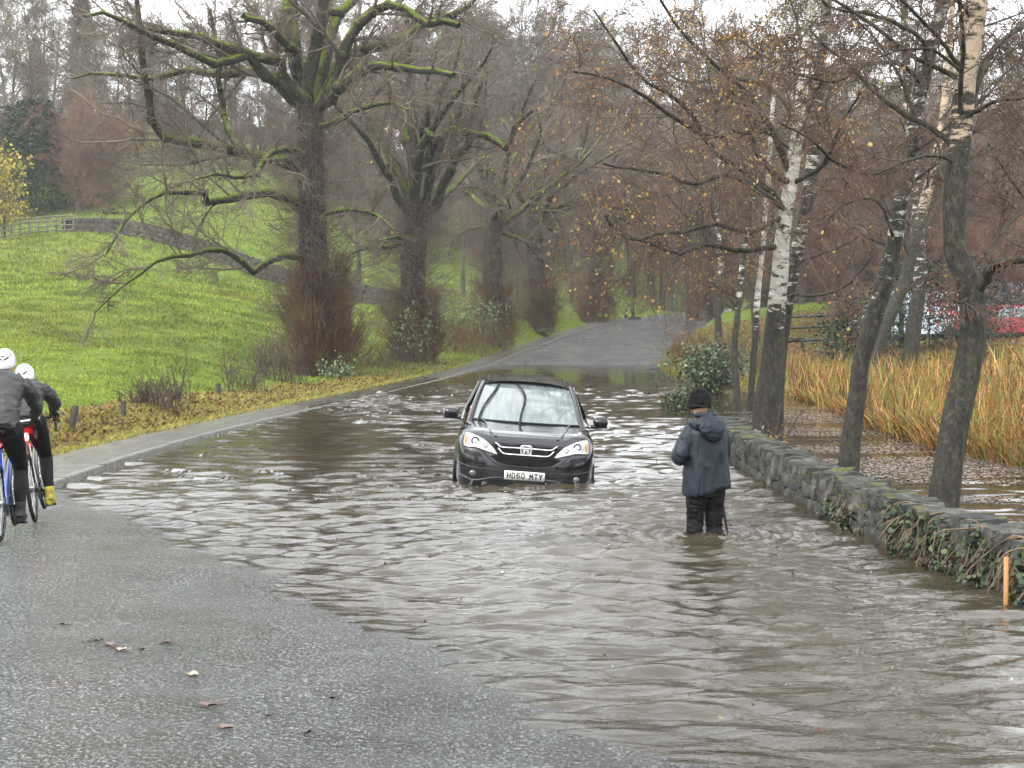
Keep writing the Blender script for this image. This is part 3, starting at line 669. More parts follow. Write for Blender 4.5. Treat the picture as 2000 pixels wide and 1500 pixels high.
# ------------------------------------------------------------------ background wood: a few unique trees, each copied with its parts
def copy_tree(o, loc, rz, sc, label=None, group=None):
    c = o.copy(); COL.objects.link(c); c.location = loc; c.rotation_euler = (0, 0, rz); c.scale = sc
    if label: c['label'] = label
    if group: c['group'] = group
    for ch in list(o.children):
        d = ch.copy(); COL.objects.link(d); d.parent = c
    return c
far_bark = vary('far_bark', [(.3, (.03, .026, .022)), (.7, (.10, .088, .07))], .8, .9, 0)
tw_brown = vary('far_twigs_brown', [(.25, (.085, .062, .046)), (.75, (.20, .155, .12))], .5, .9, 0)
tw_red = vary('far_twigs_red', [(.25, (.11, .052, .035)), (.75, (.24, .13, .085))], .5, .9, 0)
tw_tan = vary('far_twigs_tan', [(.25, (.10, .075, .045)), (.75, (.21, .17, .11))], .5, .9, 0)
def wood_tree(name, seed, H, r0, nl, twm, twn=(9, 8, 7), spread=.30, up=.05, droop=-.02, rmin=.013, zl=.25, leaf=None, multi=1):
    r = np.random.default_rng(seed); root = empty(name, (0, 0, 0))
    m = MB(); base = []
    for q in range(multi):
        P = [np.zeros(3) + (0 if multi == 1 else r.normal(size=3) * (.25, .25, 0))]; d = nrmz(np.array((r.normal() * .05, r.normal() * .05, 1)) + (0 if multi == 1 else r.normal(size=3) * (.25, .25, 0)))
        for k in range(9):
            d = nrmz(d + r.normal(size=3) * .055 + np.array((0, 0, .05))); P.append(P[-1] + d * H * r.uniform(.8, 1) * .9 / 9)
        P = resample(P, 14); rad = r0 * (1 - np.linspace(0, 1, 14) * .88) / (1 if multi == 1 else 1.6); P[0, 2] -= .6
        base.append((P[None], rad[None])); m.add(*tubes(P[None], rad[None], 8))
    b = cat(base)
    A = kids(r, *b, nl, zl, .98, 1, (30, 65), 8, .13, up, .03, .45, lens=(H * spread * .55, H * spread * 1.2))
    put(m, A, 5); m.build('trunk', far_bark, root)
    Bq = kids(r, *A, twn[0], .1, 1, .5, (25, 65), 6, .15, up * .5, rmin * 1.3, .5)
    C = kids(r, *Bq, twn[1], .1, 1, .55, (20, 60), 5, .15, droop, rmin, .5, tip=.6)
    D = kids(r, *C, twn[2], .1, 1, .6, (20, 55), 4, .14, droop, rmin * .8, .6, tip=.7)
    m = MB(); put(m, Bq, 4); put(m, C, 3); put(m, D, 3); m.build('crown', twm, root)
    if leaf:
        l = MB(); l.add(*leaves_on(r, D[0], leaf[0], leaf[1], leaf[2], .4, .12)); l.build('leaves', leafm, root)
    return root
def needle_tree(name, seed, H, w0, cols, n=9000, ls=.32, conic=True, zl=.04):
    r = np.random.default_rng(seed); root = empty(name, (0, 0, 0)); m = MB()
    m.tube([(0, 0, -.5), (0, 0, H * .5), (0, 0, H * .97)], [H * .014, H * .008, .03], 7)
    t = r.random(n) ** .8; h = H * (zl + (1 - zl) * t); an = r.random(n) * 6.283
    tier = .78 + .22 * np.sin(h * 6.283 / (H * .06) + an)
    lim = (w0 * (1 - t) ** .85 if conic else w0 * np.sqrt(np.clip(1 - (2 * t - .75) ** 2 / 1.6, 0.02, 1))) * tier * (1 + .22 * np.sin(an * 3 + h))
    q = r.random(n) ** .45; rr = lim * q
    c = np.c_[np.cos(an) * rr, np.sin(an) * rr, h - (rr * .22 if conic else 0)]
    out = np.c_[np.cos(an), np.sin(an), np.full(n, -.15)]
    a = nrmz(out + .45 * r.normal(size=(n, 3))); b = nrmz(np.cross(a, (0, 0, 1)) + .3 * r.normal(size=(n, 3)))
    s = ls * r.uniform(.5, 1.3, n)[:, None]
    V = np.stack([c, c + a * s * .5 + b * s * .26, c + a * s, c + a * s * .5 - b * s * .26], 1).reshape(-1, 3)
    cc = np.asarray(cols)[r.integers(0, len(cols), n)] * r.uniform(.55, 1.3, n)[:, None]
    m.build('trunk', far_bark, root)
    l = MB(); l.add(V, np.arange(4 * n).reshape(n, 4), np.repeat(cc, 4, 0)); l.build('crown', needle_m, root)
    return root
needle_m = colmat('evergreen_foliage', .6, .35)
DKG = [(.018, .030, .014), (.028, .042, .018), (.014, .022, .012), (.04, .052, .02)]
protos = {
    'tall1': wood_tree('bare_tree', 201, 16, .22, 20, tw_brown, (8, 8, 7)),
    'tall2': wood_tree('bare_tree', 202, 15, .20, 18, tw_tan, (8, 8, 7), .34, .03),
    'tall3': wood_tree('bare_tree', 203, 17, .24, 24, tw_brown, (8, 8, 6), .26, .09),
    'red1': wood_tree('bare_tree', 204, 12, .14, 22, tw_red, (8, 9, 7), .30, .06, -.01, .010, .12),
    'bushy': wood_tree('bare_thicket_tree', 205, 7, .09, 14, tw_brown, (7, 7, 6), .40, .05, 0, .010, .05, multi=4),
    'redbush': wood_tree('red_twigged_shrub', 206, 6, .07, 14, tw_red, (8, 7, 6), .42, .05, 0, .010, .05, multi=4),
    'yellow': wood_tree('yellow_leaved_shrub', 207, 6, .08, 12, tw_tan, (7, 6, 5), .40, .05, 0, .010, .08, leaf=(.22, 2600, [(.50, .42, .06), (.42, .40, .07), (.55, .38, .05)]), multi=4),
    'conifer': needle_tree('conifer', 208, 19, 3.2, [(.03, .042, .03), (.045, .058, .038), (.02, .03, .022)], 11000, .45),
    'conifer2': needle_tree('conifer', 209, 17, 4.2, [(.05, .05, .035), (.035, .045, .03), (.065, .06, .04)], 9000, .5),
    'dark': needle_tree('evergreen_tree', 210, 8.5, 4.2, DKG, 12000, .34, False, .02),
    'yew': needle_tree('evergreen_shrub', 211, 2.6, 1.5, [(.02, .034, .016), (.035, .055, .025), (.014, .024, .012)], 5200, .13, False, .0),
    'gorse': needle_tree('leafless_shrub_mass', 212, 3.0, 2.0, [(.05, .04, .028), (.07, .06, .035), (.035, .045, .02)], 3800, .16, False, .0),
}
cats = {'bushy': 'tree', 'redbush': 'shrub', 'yellow': 'shrub', 'yew': 'shrub', 'gorse': 'shrub'}
used = {}
def plant(kind, px, Y, label, group=None, s=1.0, sz=None, dz=0.0, rz=None):
    p = protos[kind]; x = (px - 1000) / FPX * Y; z = gz(x, Y) + dz; rz = random.random() * 6.28 if rz is None else rz; sc = (s, s, s if sz is None else sz)
    if kind not in used:
        used[kind] = 1; p.location = (x, Y, z); p.rotation_euler = (0, 0, rz); p.scale = sc; o = p
    else: o = copy_tree(p, (x, Y, z), rz, sc)
    tag(o, label, cats.get(kind, 'tree'), group); return o
rr_ = random.Random(77)
# hazy wood on the hill, left
plant('conifer', 168, 165, 'tall dark conifer standing above the hazy wood at upper left', s=1.12)
plant('conifer2', 300, 178, 'paler conifer top showing behind the mossy boughs, right of the tall dark conifer', s=.9)
plant('conifer2', 78, 185, 'thin sparse conifer at the left, behind the bare hazy trees', s=.75)
plant('dark', 75, 122, 'rounded dark evergreen in front of the hazy wood, behind the rail fence', s=1.12)
plant('redbush', 165, 119, 'rust-red bush beside the dark evergreen, by the near rail fence', s=1.5)
plant('redbush', 205, 123, 'pinkish-red bush at the left edge of the upper field', s=1.25)
plant('yellow', 4, 104, 'yellow-leaved bush cut by the left edge of the photo, behind the rail fence', s=1.0)
plant('yellow', 262, 160, 'small yellow-leaved tree at the far corner of the upper field', s=.7)
plant('bushy', 120, 126, 'grey bare thicket between the dark evergreen and the red bush', s=1.1)
G1 = 'bare trees of the hazy hill wood'
for px, Y, k, s in [(-20, 135, 'tall1', 1.0), (30, 150, 'tall2', 1.1), (65, 140, 'tall3', 1.0), (110, 160, 'tall2', 1.0), (140, 148, 'tall1', .8), (205, 150, 'tall3', .8), (235, 175, 'tall2', .9), (280, 165, 'tall1', .85),
                    (330, 172, 'tall3', .75), (370, 168, 'tall2', .8), (420, 175, 'tall1', .8), (465, 170, 'tall3', .85), (510, 178, 'tall2', .8), (-40, 160, 'tall3', 1.2), (20, 175, 'tall1', 1.1), (90, 190, 'tall3', .9), (190, 190, 'tall1', .9), (255, 195, 'tall3', .9), (350, 195, 'tall1', .9), (440, 195, 'tall2', .9)]:
    plant(k, px, Y, 'bare grey-brown tree in the hazy wood above the left fields', G1, s * rr_.uniform(1.1, 1.35))
G2 = 'low thicket along the edge of the hill wood'
for px, Y, k, s in [(10, 128, 'bushy', 1.3), (60, 132, 'bushy', 1.2), (250, 162, 'bushy', 1.2), (300, 166, 'bushy', 1.1), (350, 165, 'redbush', 1.1), (400, 166, 'bushy', 1.2), (450, 168, 'bushy', 1.1), (500, 168, 'redbush', 1.2), (560, 170, 'bushy', 1.3), (-30, 122, 'bushy', 1.4), (190, 140, 'bushy', 1.3)]:
    plant(k, px, Y, 'leafless thicket at the foot of the hazy wood above the left fields', G2, s)
# wood behind the limes
G3 = 'bare trees behind the row of limes'
for i in range(34):
    px = 540 + i * 27 + rr_.uniform(-15, 15); Y = rr_.choice([150, 162, 175, 185, 200]) + rr_.uniform(-5, 5)
    plant(rr_.choice(['tall1', 'tall2', 'tall3', 'tall1', 'red1']), px, Y, 'bare brown tree in the wood behind the roadside limes', G3, rr_.uniform(1.35, 1.8))
for i in range(16):
    plant(rr_.choice(['tall1', 'tall3', 'red1']), 700 + i * 46 + rr_.uniform(-18, 18), rr_.uniform(142, 158), 'bare brown tree in the wood behind the roadside limes', G3, rr_.uniform(1.1, 1.6))
for i in range(9):
    plant(rr_.choice(['tall1', 'tall3', 'tall2']), 960 + i * 34 + rr_.uniform(-12, 12), rr_.uniform(148, 170), 'bare brown tree in the wood behind the roadside limes', G3, rr_.uniform(1.7, 2.0))
G4 = 'brown thicket behind the row of limes'
for i in range(16):
    px = 560 + i * 44 + rr_.uniform(-15, 15); Y = rr_.uniform(128, 160)
    plant(rr_.choice(['bushy', 'redbush', 'bushy']), px, Y if px < 1130 else 175, 'leafless thicket on the slope behind the roadside limes', G4, rr_.uniform(.9, 1.5))
for px, Y, k, s, lb in [(700, 96, 'tall3', .8, 'bare tree in the field close behind the gap of the first two limes'), (905, 110, 'tall1', .85, 'bare tree in the field behind the gap of the second and third limes'), (1010, 118, 'tall2', .9, 'pale bare tree in the field behind the gap of the third and fourth limes'),
                        (1115, 128, 'tall3', .9, 'bare tree in the field behind the gap of the fourth and farthest limes'), (1290, 150, 'tall1', 1.0, 'bare tree beyond the bend of the road')]:
    plant(k, px, Y, lb, None, s)
# red-brown wood on the right
G5 = 'bare trees of the red-brown wood on the right'
for i in range(30):
    px = 1340 + i * 27 + rr_.uniform(-20, 20); Y = rr_.choice([112, 125, 140, 160]) + rr_.uniform(-5, 5)
    plant(rr_.choice(['red1', 'tall1', 'red1', 'tall2', 'tall3']), px, Y, 'bare tree in the red-brown wood beyond the green on the right', G5, rr_.uniform(1.2, 1.75))
for i in range(18):
    plant(rr_.choice(['tall1', 'tall3', 'red1']), 1330 + i * 44 + rr_.uniform(-20, 20), rr_.uniform(104, 122), 'bare tree in the red-brown wood beyond the green on the right', G5, rr_.uniform(1.0, 1.3))
for i in range(16):
    px = 1420 + i * 43 + rr_.uniform(-20, 20); Y = rr_.choice([68, 80, 90]) + rr_.uniform(-4, 4)
    plant(rr_.choice(['red1', 'tall3', 'tall1']), px, Y, 'slender bare tree between the pond and the green on the right', 'slender trees between pond and green', rr_.uniform(.75, 1.0))
G6 = 'red-brown thicket under the wood on the right'
for i in range(22):
    px = 1400 + i * 33 + rr_.uniform(-15, 15); Y = rr_.uniform(106, 118)
    plant(rr_.choice(['redbush', 'bushy', 'redbush']), px, Y, 'red-brown leafless thicket at the far edge of the green on the right', G6, rr_.uniform(.8, 1.25))
plant('yew', 1655, 47, 'dark evergreen bush at the end of the post-and-rail fence', s=1.05, sz=1.0)
plant('yew', 1745, 52, 'dark evergreen bush in front of the pale van', s=.8, sz=1.25)
plant('yew', 1815, 50, 'tall dark evergreen bush between the van and the red berries', s=.95, sz=1.2)
plant('gorse', 1700, 55, 'brownish shrub between the fence bush and the pale van', s=.8)
plant('gorse', 1880, 53, 'brownish shrub behind the stoutest trunk, beside the red berries', s=1.0, sz=1.1)
plant('gorse', 1925, 46, 'low brown shrub in front of the red car', s=.5)
plant('gorse', 1972, 54, 'scrubby brown shrub partly covering the red car', s=.62)
plant('redbush', 1990, 64, 'red-brown shrub at the right edge above the red car', s=.9)
# the red-leaved bush
r = np.random.default_rng(9); B = np.array(((1858 - 1000) / FPX * 49, 49, 0)); B[2] = gz(B[0], B[1])
root = empty('red_leaved_shrub', B); tag(root, 'thin shrub dotted with red leaves left of the stoutest trunk', 'shrub')
Pp = np.stack([np.stack([np.linspace(0, r.normal() * .6, 6), np.linspace(0, r.normal() * .4, 6), np.linspace(0, r.uniform(1.6, 2.4), 6)], 1) for _ in range(9)])
st0 = (Pp, np.repeat(np.linspace(.02, .008, 6)[None], 9, 0)); st1 = kids(r, *st0, 6, .3, 1, .5, (20, 60), 5, .15, 0, .007, .5)
m = MB(); put(m, st0, 4); put(m, st1, 3); m.build('stems', birch_twig, root)
m = MB(); m.add(*leaves_on(r, st1[0], .10, 160, [(.50, .05, .06), (.40, .03, .04), (.55, .12, .05)])); m.build('leaves', leafm, root)

# ------------------------------------------------------------------ fences, walls, posts
wood_m = vary('weathered_wood', [(.3, (.07, .06, .045)), (.7, (.20, .18, .14))], 3, .85, .6, .01, stretch=(1, 1, 5))
dkwood = vary('dark_wet_wood', [(.3, (.018, .015, .012)), (.7, (.06, .052, .042))], 5, .7, .7, .01)
def rail_fence(name, label, P, hts, ph, mat, pr=.05, rr=.03, zrel=True):
    root = empty(name, (*P[0][:2], gz(*P[0][:2]))); tag(root, label, 'fence'); B = np.array(root.location)
    g = [np.array((p[0], p[1], gz(p[0], p[1]))) - B for p in P]
    for p in g:
        m = MB(); m.box(p + np.array((0, 0, ph / 2 - .15)), (pr * 2, pr * 2, ph + .3)); m.build('post', mat, root, False)
    for h in hts:
        m = MB()
        for a, b in zip(g[:-1], g[1:]):
            a2 = a + np.array((0, -pr - rr * .4, h + random.uniform(-.03, .03))); b2 = b + np.array((0, -pr - rr * .4, h + random.uniform(-.03, .03)))
            m.tube([a2, b2], rr, 4)
        m.build('rail', mat, root, False)
    return root
pts = [Q(px, 470, 102)[:2] for px in np.linspace(-45, 132, 11)]
rail_fence('rail_fence', 'grey post and rail fence on the left below the dark evergreen', [(p[0], 103.5) for p in pts], (.3, .65, 1.0, 1.3), 1.4, wood_m, .07, .045)
pts = [Q(px, 330, 146)[:2] for px in np.linspace(215, 425, 10)]
rail_fence('rail_fence', 'distant pale rail fence along the top of the upper field', pts, (.4, .8, 1.2, 1.6), 1.75, wood_m, .08, .055)
fy = 60.0
pts = [((px - 1000) / FPX * Y, Y) for px, Y in ((1500, 62), (1632, 59), (1760, 56))]
rail_fence('rail_fence', 'dark two-bar fence in front of the green between white birch and evergreen bush', pts, (.42, .98, 1.42), 1.75, dkwood, .08, .055)
# log/bench end seen by that fence
m = MB(); c = np.array(((1545 - 1000) / FPX * 60.6, 60.6, 0)); c[2] = gz(c[0], c[1])
o = empty('bench', c); tag(o, 'low dark bench by the two-bar fence beside the white birch', 'bench')
m.box((0, 0, .5), (1.2, .35, .07)); m.build('seat', dkwood, o, False)
for sx in (-.48, .48):
    m = MB(); m.box((sx, 0, .22), (.09, .3, .48)); m.build('leg', dkwood, o, False)
# dry stone wall across the hillside
def stone_rows(mb, line, h, th, size, seed, rows, jit=.25, face=(-1, 1), colr=None):
    r = np.random.default_rng(seed); line = np.asarray(line); s = np.r_[0, np.cumsum(np.linalg.norm(np.diff(line[:, :2], axis=0), axis=1))]
    sp = np.array([(x, y, z) for x in np.linspace(-1, 1, 4) for y in np.linspace(-1, 1, 4) for z in np.linspace(-1, 1, 4) if max(abs(x), abs(y), abs(z)) > .99])
    for k in range(rows):
        t = 0.0; rh = h / rows
        while t < s[-1]:
            l = size * r.uniform(.6, 1.5); tm = t + l / 2
            p = np.array([np.interp(tm, s, line[:, i]) for i in range(3)]); d = np.array([np.interp(tm + .3, s, line[:, i]) - np.interp(tm - .3, s, line[:, i]) for i in range(2)]); d /= np.linalg.norm(d) + 1e-9
            yield p, d, l, k, rh, r; t += l * .97
def cubeshell(n=3):
    """rounded cube vertices/faces"""
    V = []; F = []; g = np.linspace(-1, 1, n + 1)
    for ax in range(3):
        for sg in (-1, 1):
            b = len(V)
            for i in g:
                for j in g:
                    p = [0, 0, 0]; p[ax] = sg; p[(ax + 1) % 3] = i; p[(ax + 2) % 3] = j * sg; V.append(p)
            for i in range(n):
                for j in range(n): a = b + i * (n + 1) + j; F.append((a, a + n + 1, a + n + 2, a + 1))
    V = np.array(V, float); L_ = np.linalg.norm(V, axis=1, keepdims=True); V = V * (.62 + .38 / L_ * 1.25); return V, np.array(F)
CSV, CSF = cubeshell(3)
def stone(mb, c, size, ang, r, tilt=0.0, rough=.16):
    V = CSV + .0; V = V * (np.array(size) / 2)
    V = V * (1 + rough * fbm(V * 9 / max(size) * .5 + r.random(3) * 50, 3, 2)[:, None] * 2)
    V = V @ (rotm('Z', ang) @ rotm('X', tilt) @ rotm('Y', r.normal() * .06)).T + c
    mb.add(V, CSF)
mossy_stone = M('mossy_gritstone', rough=.8, spec=.35); v = coords(mossy_stone)
c = ramp(mossy_stone, noise(mossy_stone, v, 5, 6, .7), [(.25, (.010, .011, .011)), (.5, (.042, .042, .038)), (.78, (.15, .145, .125))])
gN = N_(mossy_stone, 'ShaderNodeNewGeometry'); sp = N_(mossy_stone, 'ShaderNodeSeparateXYZ'); ln(mossy_stone, gN.outputs['Normal'], sp.inputs[0])
f = mathn(mossy_stone, 'ADD', mathn(mossy_stone, 'MULTIPLY', sp.outputs[2], .10), noise(mossy_stone, v, 3.1, 5, .7))
k = ramp(mossy_stone, f, [(.62, (0, 0, 0)), (.72, (1, 1, 1))])
lich = ramp(mossy_stone, noise(mossy_stone, v, 1.1, 3), [(.62, (0, 0, 0)), (.75, (.6, .6, .6))])
c = mixc(mossy_stone, lich, c, (.30, .27, .21))
c = mixc(mossy_stone, k, c, ramp(mossy_stone, noise(mossy_stone, v, 18, 3), [(.3, (.022, .028, .005)), (.7, (.10, .12, .010))]))
ln(mossy_stone, c, pb(mossy_stone).inputs['Base Color']); ln(mossy_stone, bump(mossy_stone, noise(mossy_stone, v, 26, 5), .8, .02), pb(mossy_stone).inputs['Normal'])
far_stone = vary('hill_wall_stone', [(.3, (.014, .012, .010)), (.7, (.085, .072, .058))], 2.2, .9, .8, .06)
m = MB(); Lp = [Q(px, py, Y) for px, py, Y in ((125, 445, 104), (200, 455, 103), (330, 470, 101), (430, 500, 98), (500, 525, 95), (600, 550, 92), (760, 590, 88))]
Lp = resample(Lp, 40); Lp[:, 2] = [gz(a, b) for a, b, _ in Lp]
for p, d, l, k, rh, r in stone_rows(m, Lp, 1.1, .5, .55, 4, 3):
    stone(m, p + np.array((0, 0, rh * (k + .5))), (l, .55, rh * 1.05), math.atan2(d[1], d[0]), r, 0, .2)
o = m.build('dry_stone_wall', far_stone); tag(o, 'tumbled dark dry stone wall crossing the hillside between the two fields', 'wall')
# wall by the flood, capped with slanting copes
def gp(px, py): return G(px, py)
WL = np.array([(3.62, 24.3), (3.50, 21.5), (3.52, 18.5), (3.62, 15.6), (3.86, 12.6), (4.22, 10.6), (4.9, 8.6), (5.8, 7.0)])
WLr = resample(np.c_[WL, np.zeros(len(WL))], 60)
wroot = empty('stone_wall', (WL[0][0], WL[0][1], 0)); WB = np.array(wroot.location)
tag(wroot, 'low mossy gritstone wall with slanting cope stones between the flooded road and the pond', 'wall')
line = WLr - WB
core = MB(); core.tube(line + np.array((0, 0, -.05)), .19, 8); core.build('core', far_stone, wroot)
m = MB()
for p, d, l, k, rh, r in stone_rows(m, line, .62, .4, .30, 14, 4):
    nrm = np.array((-d[1], d[0], 0))
    for sd_ in (-1, 1):
        stone(m, p + nrm * sd_ * .15 + np.array((0, 0, -.36 + rh * (k + .5))), (l, .18 * r.uniform(.85, 1.25), rh * .98), math.atan2(d[1], d[0]), r, 0, .22)
m.build('courses', mossy_stone, wroot)
m = MB()
for p, d, l, k, rh, r in stone_rows(m, line, .2, .4, .10, 15, 1):
    V0 = m.n; stone(m, p + np.array((0, 0, .315 + r.normal() * .014)), (l * 1.15, .43 * r.uniform(.88, 1.1), .22 * r.uniform(.85, 1.2)), math.atan2(d[1], d[0]) + r.normal() * .12, r, r.normal() * .05, .26)
m.build('cope_stones', mossy_stone, wroot)
# tufts of moss along the cope
r = np.random.default_rng(31); n = 5200; t = r.random(n) * 59; i = t.astype(int); u = (t - i)[:, None]; c = line[i] * (1 - u) + line[np.minimum(i + 1, 59)] * u
pick = fbm(c * 1.6, 9, 2) > .16; c = c[pick]; n = len(c)
dd = np.gradient(line, axis=0); nr = nrmz(np.c_[-dd[i][pick][:, 1], dd[i][pick][:, 0], np.zeros(n)]); o_ = r.normal(size=n) * .13
c = c + nr * o_[:, None]; c[:, 2] += .405 - np.abs(o_) * .25 + r.random(n) * .02
m = MB(); m.add(*leaf_quads(r, c, .035, [(.11, .14, .01), (.17, .20, .015), (.06, .08, .01)], -.8)); m.build('moss', leafm, wroot)
# ivy and hanging dead stems over the wall
def ivy(name, label, y0, y1, n, seed, low=-.03, hi=.42, nv=60, size=.055, fall=.10):
    r = np.random.default_rng(seed); root = empty(name, (np.interp(-y0, -WL[:, 1], WL[:, 0]), y0, 0)); tag(root, label, 'ivy'); B = np.array(root.location)
    yy = r.uniform(y0, y1, n); xx = np.interp(-yy, -WLr[:, 1], WLr[:, 0]); hz_ = low + (hi - low) * r.random(n) ** 1.1
    c = np.c_[xx - .22 - fall * r.random(n) * (1.2 - hz_ / hi) - .03, yy, hz_] - B
    keep = fbm(c * 2.5, seed, 2) > -.18; c = c[keep]
    m = MB(); m.add(*leaf_quads(r, c, size, [(.016, .030, .010), (.028, .05, .014), (.010, .018, .008), (.06, .085, .03), (.06, .035, .022)], .2, np.array((-1, -.4, .5)))); m.build('leaves', ivy_leaf, root)
    P = []
    for _ in range(nv):
        y = r.uniform(y0, y1); x = np.interp(-y, -WLr[:, 1], WLr[:, 0]); p = np.array((x - .05, y, .42)) - B; pts_ = [p.copy()]
        d = np.array((-.55, r.normal() * .5, .1))
        for k in range(7):
            d = nrmz(d + np.array((-.02, 0, -.42)) + r.normal(size=3) * .25); p = p + d * r.uniform(.05, .10); p[0] = min(p[0], x - .2 - B[0] if k > 1 else p[0]); p[2] = max(p[2], -.05); pts_.append(p.copy())
        P.append(resample(pts_, 12))
    m = MB(); m.add(*tubes(np.array(P), np.repeat(np.linspace(.009, .004, 12)[None], nv, 0) * r.uniform(.6, 1.3, nv)[:, None], 4)); m.build('stems', stem_m, root)
ivy_leaf = colmat('ivy_leaf', .45, .35)
stem_m = vary('dead_ivy_stems', [(.3, (.05, .035, .022)), (.7, (.22, .16, .105))], 4, .8, 0)
ivy('ivy', 'dark ivy and tangled dead stems hanging over the right end of the wall', 10.3, 13.4, 1700, 41, nv=240)
ivy('ivy', 'small patch of ivy low on the middle of the wall', 13.9, 15.4, 520, 42, hi=.22, nv=16)
ivy('ivy', 'glossy ivy on the wall behind the wooden stake', 9.2, 10.9, 600, 43, hi=.34, nv=26, size=.065)

# short cut-off posts along the verge
for i, (px, py, w_, h_, tilt) in enumerate([(137, 826, .105, .40, .18), (240, 800, .10, .30, 0), (345, 780, .10, .28, 0), (425, 764, .11, .28, 0), (495, 750, .10, .26, .03)]):
    Y = [24.7, 27.3, 31, 35, 39.5][i]; x = (px - 1000) / FPX * Y; z = gz(x, Y)
    m = MB(); m.box((0, 0, h_ / 2 - .1), (w_, w_ * .8, h_ + .25)); m.box((0, 0, h_ + .03), (w_ * .8, w_ * .6, .02))
    o = m.build('fence_post', dkwood, None, False); o.location = (x, Y, z); o.rotation_euler = (0, tilt, .2 * i)
    tag(o, ['cut-off dark post leaning right, nearest the cyclists', 'upright cut-off dark post, second from the cyclists on the verge', 'cut-off post half hidden by dead shrub stems on the verge', 'cut-off dark post on the verge right of the dead shrub', 'cut-off post on the verge beside the tall dead dock'][i], 'post')
for i, (px, py, Y, h_, lb) in enumerate([(1152, 590, 107, .9, 'short dark post at the road edge, left of the gate stump'), (1236, 575, 112, 1.3, 'crooked dark stump with an arm at the far road edge'), (1222, 583, 111, .7, 'small dark post beside the crooked stump'), (996, 600, 84, 1.2, 'grey gatepost in the grass gap between third and fourth limes')]):
    x = (px - 1000) / FPX * Y; m = MB(); m.box((0, 0, h_ / 2), (.22, .2, h_ + .3))
    if i == 1: m.box((-.2, 0, h_ * .9), (.45, .12, .14)); m.box((.15, 0, .15), (.9, .3, .3))
    o = m.build('post', dkwood, None, False); o.location = (x, Y, gz(x, Y)); tag(o, lb, 'post')

# wooden survey stake by the wall
stk = M('fresh_sawn_pine', (.62, .33, .14), .6, spec=.3); v = coords(stk, (18, 18, 1)); ln(stk, ramp(stk, noise(stk, v, 3, 4), [(.3, (.34, .15, .05)), (.7, (.50, .28, .12))]), pb(stk).inputs['Base Color'])
p = G(1965, 1178); m = MB(); m.box((0, 0, .02), (.026, .026, .70)); o = m.build('wooden_stake', stk, None, False); o.location = (p[0], p[1], -.02); o.rotation_euler = (0, R(-1.2), R(28)); tag(o, 'fresh orange pine stake standing in the flood before the ivy-covered wall', 'stake')

# ------------------------------------------------------------------ grass, verge, litter, reeds
blade_m = colmat('grass_blades', .75, .25, trans=.3)
def blades(r, x, y, z, h, wd, cols, lean=.5, seg=2, curl=.5, cv=.35):
    n = len(x); an = r.random(n) * 6.283; fa = r.random(n) * 6.283
    d = np.c_[np.cos(an), np.sin(an)] * (lean * r.uniform(.2, 1.2, n))[:, None]
    s = np.c_[np.cos(fa), np.sin(fa), np.zeros(n)]; rows = []
    for k in range(seg + 1):
        t = k / seg; q = np.c_[x, y, z] + np.c_[d * (h * t ** 1.6)[:, None], h * (t - curl * t * t * .5)]
        ww = (wd * (1 - t) ** .7 * .5)[:, None]
        if k < seg: rows += [q - s * ww, q + s * ww]
        else: rows += [q]
    nv = 2 * seg + 1; V = np.stack(rows, 1).reshape(-1, 3); b = (np.arange(n) * nv)[:, None]
    T = b + np.array([[2 * seg - 2, 2 * seg - 1, 2 * seg]]); Qs = [b + np.array([[2 * k, 2 * k + 1, 2 * k + 3, 2 * k + 2]]) for k in range(seg - 1)]
    cc = np.asarray(cols)[r.integers(0, len(cols), n)] * r.uniform(1 - cv, 1 + cv, n)[:, None]
    return V, T, (np.concatenate(Qs) if Qs else np.zeros((0, 4), int)), np.repeat(cc, nv, 0)
def blade_obj(name, label, cat_, r, x, y, h, wd, cols, kind='stuff', z=None, **kw):
    z = ground(x, y) - .01 if z is None else z
    V, T, Qd, cc = blades(r, x, y, z, h, wd, cols, **kw)
    if 'meadow' in name:
        f = np.clip(fbm(np.c_[V[:, 0] * .13, V[:, 1] * .09], 44, 4) * 1.1 + .3, 0, 1)[:, None]; g = np.clip(fbm(np.c_[V[:, 0], V[:, 1]] * .8, 45, 3) * 1.5, -.4, .4)[:, None]
        cc = cc * (1 - f) + (cc * (1.2, .9, 1.1) * .85) * f; cc = cc * (1 + g * .9)
    o = mk(name, V, [T, Qd] if len(Qd) else T, blade_m, None, False, cc); tag(o, label, cat_, kind=kind); return o
GR = [(.12, .185, .02), (.165, .245, .026), (.21, .28, .036), (.08, .13, .016), (.25, .275, .06)]
r = np.random.default_rng(61); n = 330000
Y_ = 22 * (150 / 22) ** (r.random(n) ** .85); X_ = Y_ * r.uniform(-.42, .13, n)
ok = (xl(Y_) - X_ > PW + 1.5) & (fbm(np.c_[X_, Y_] * .9, 6, 2) > -.35); X_ = X_[ok]; Y_ = Y_[ok]; sc_ = np.clip(Y_ / 40, .7, 2.2)
wood_ = tps(X_, Y_) > 2.15 + (620 - np.interp(1000 + X_ / Y_ * 2800, [0, 150, 300, 480, 1250], [400, 400, 325, 330, 470])) * Y_ / 2800 + 3
X_ = X_[~wood_ | (Y_ < 100)]; n = len(X_); Y_ = Y_[~wood_ | (Y_ < 100)]; sc_ = np.clip(Y_ / 40, .7, 2.2)
cl_ = .75 + .6 * np.clip(fbm(np.c_[X_, Y_] * .8, 16, 3) + .3, 0, 1)
blade_obj('meadow_grass', 'short bright green grass of the sloping fields', 'grass', r, X_, Y_, .085 * sc_ * r.uniform(.5, 1.4, n) * cl_, .035 * sc_, GR, lean=.9, seg=1, curl=.1)
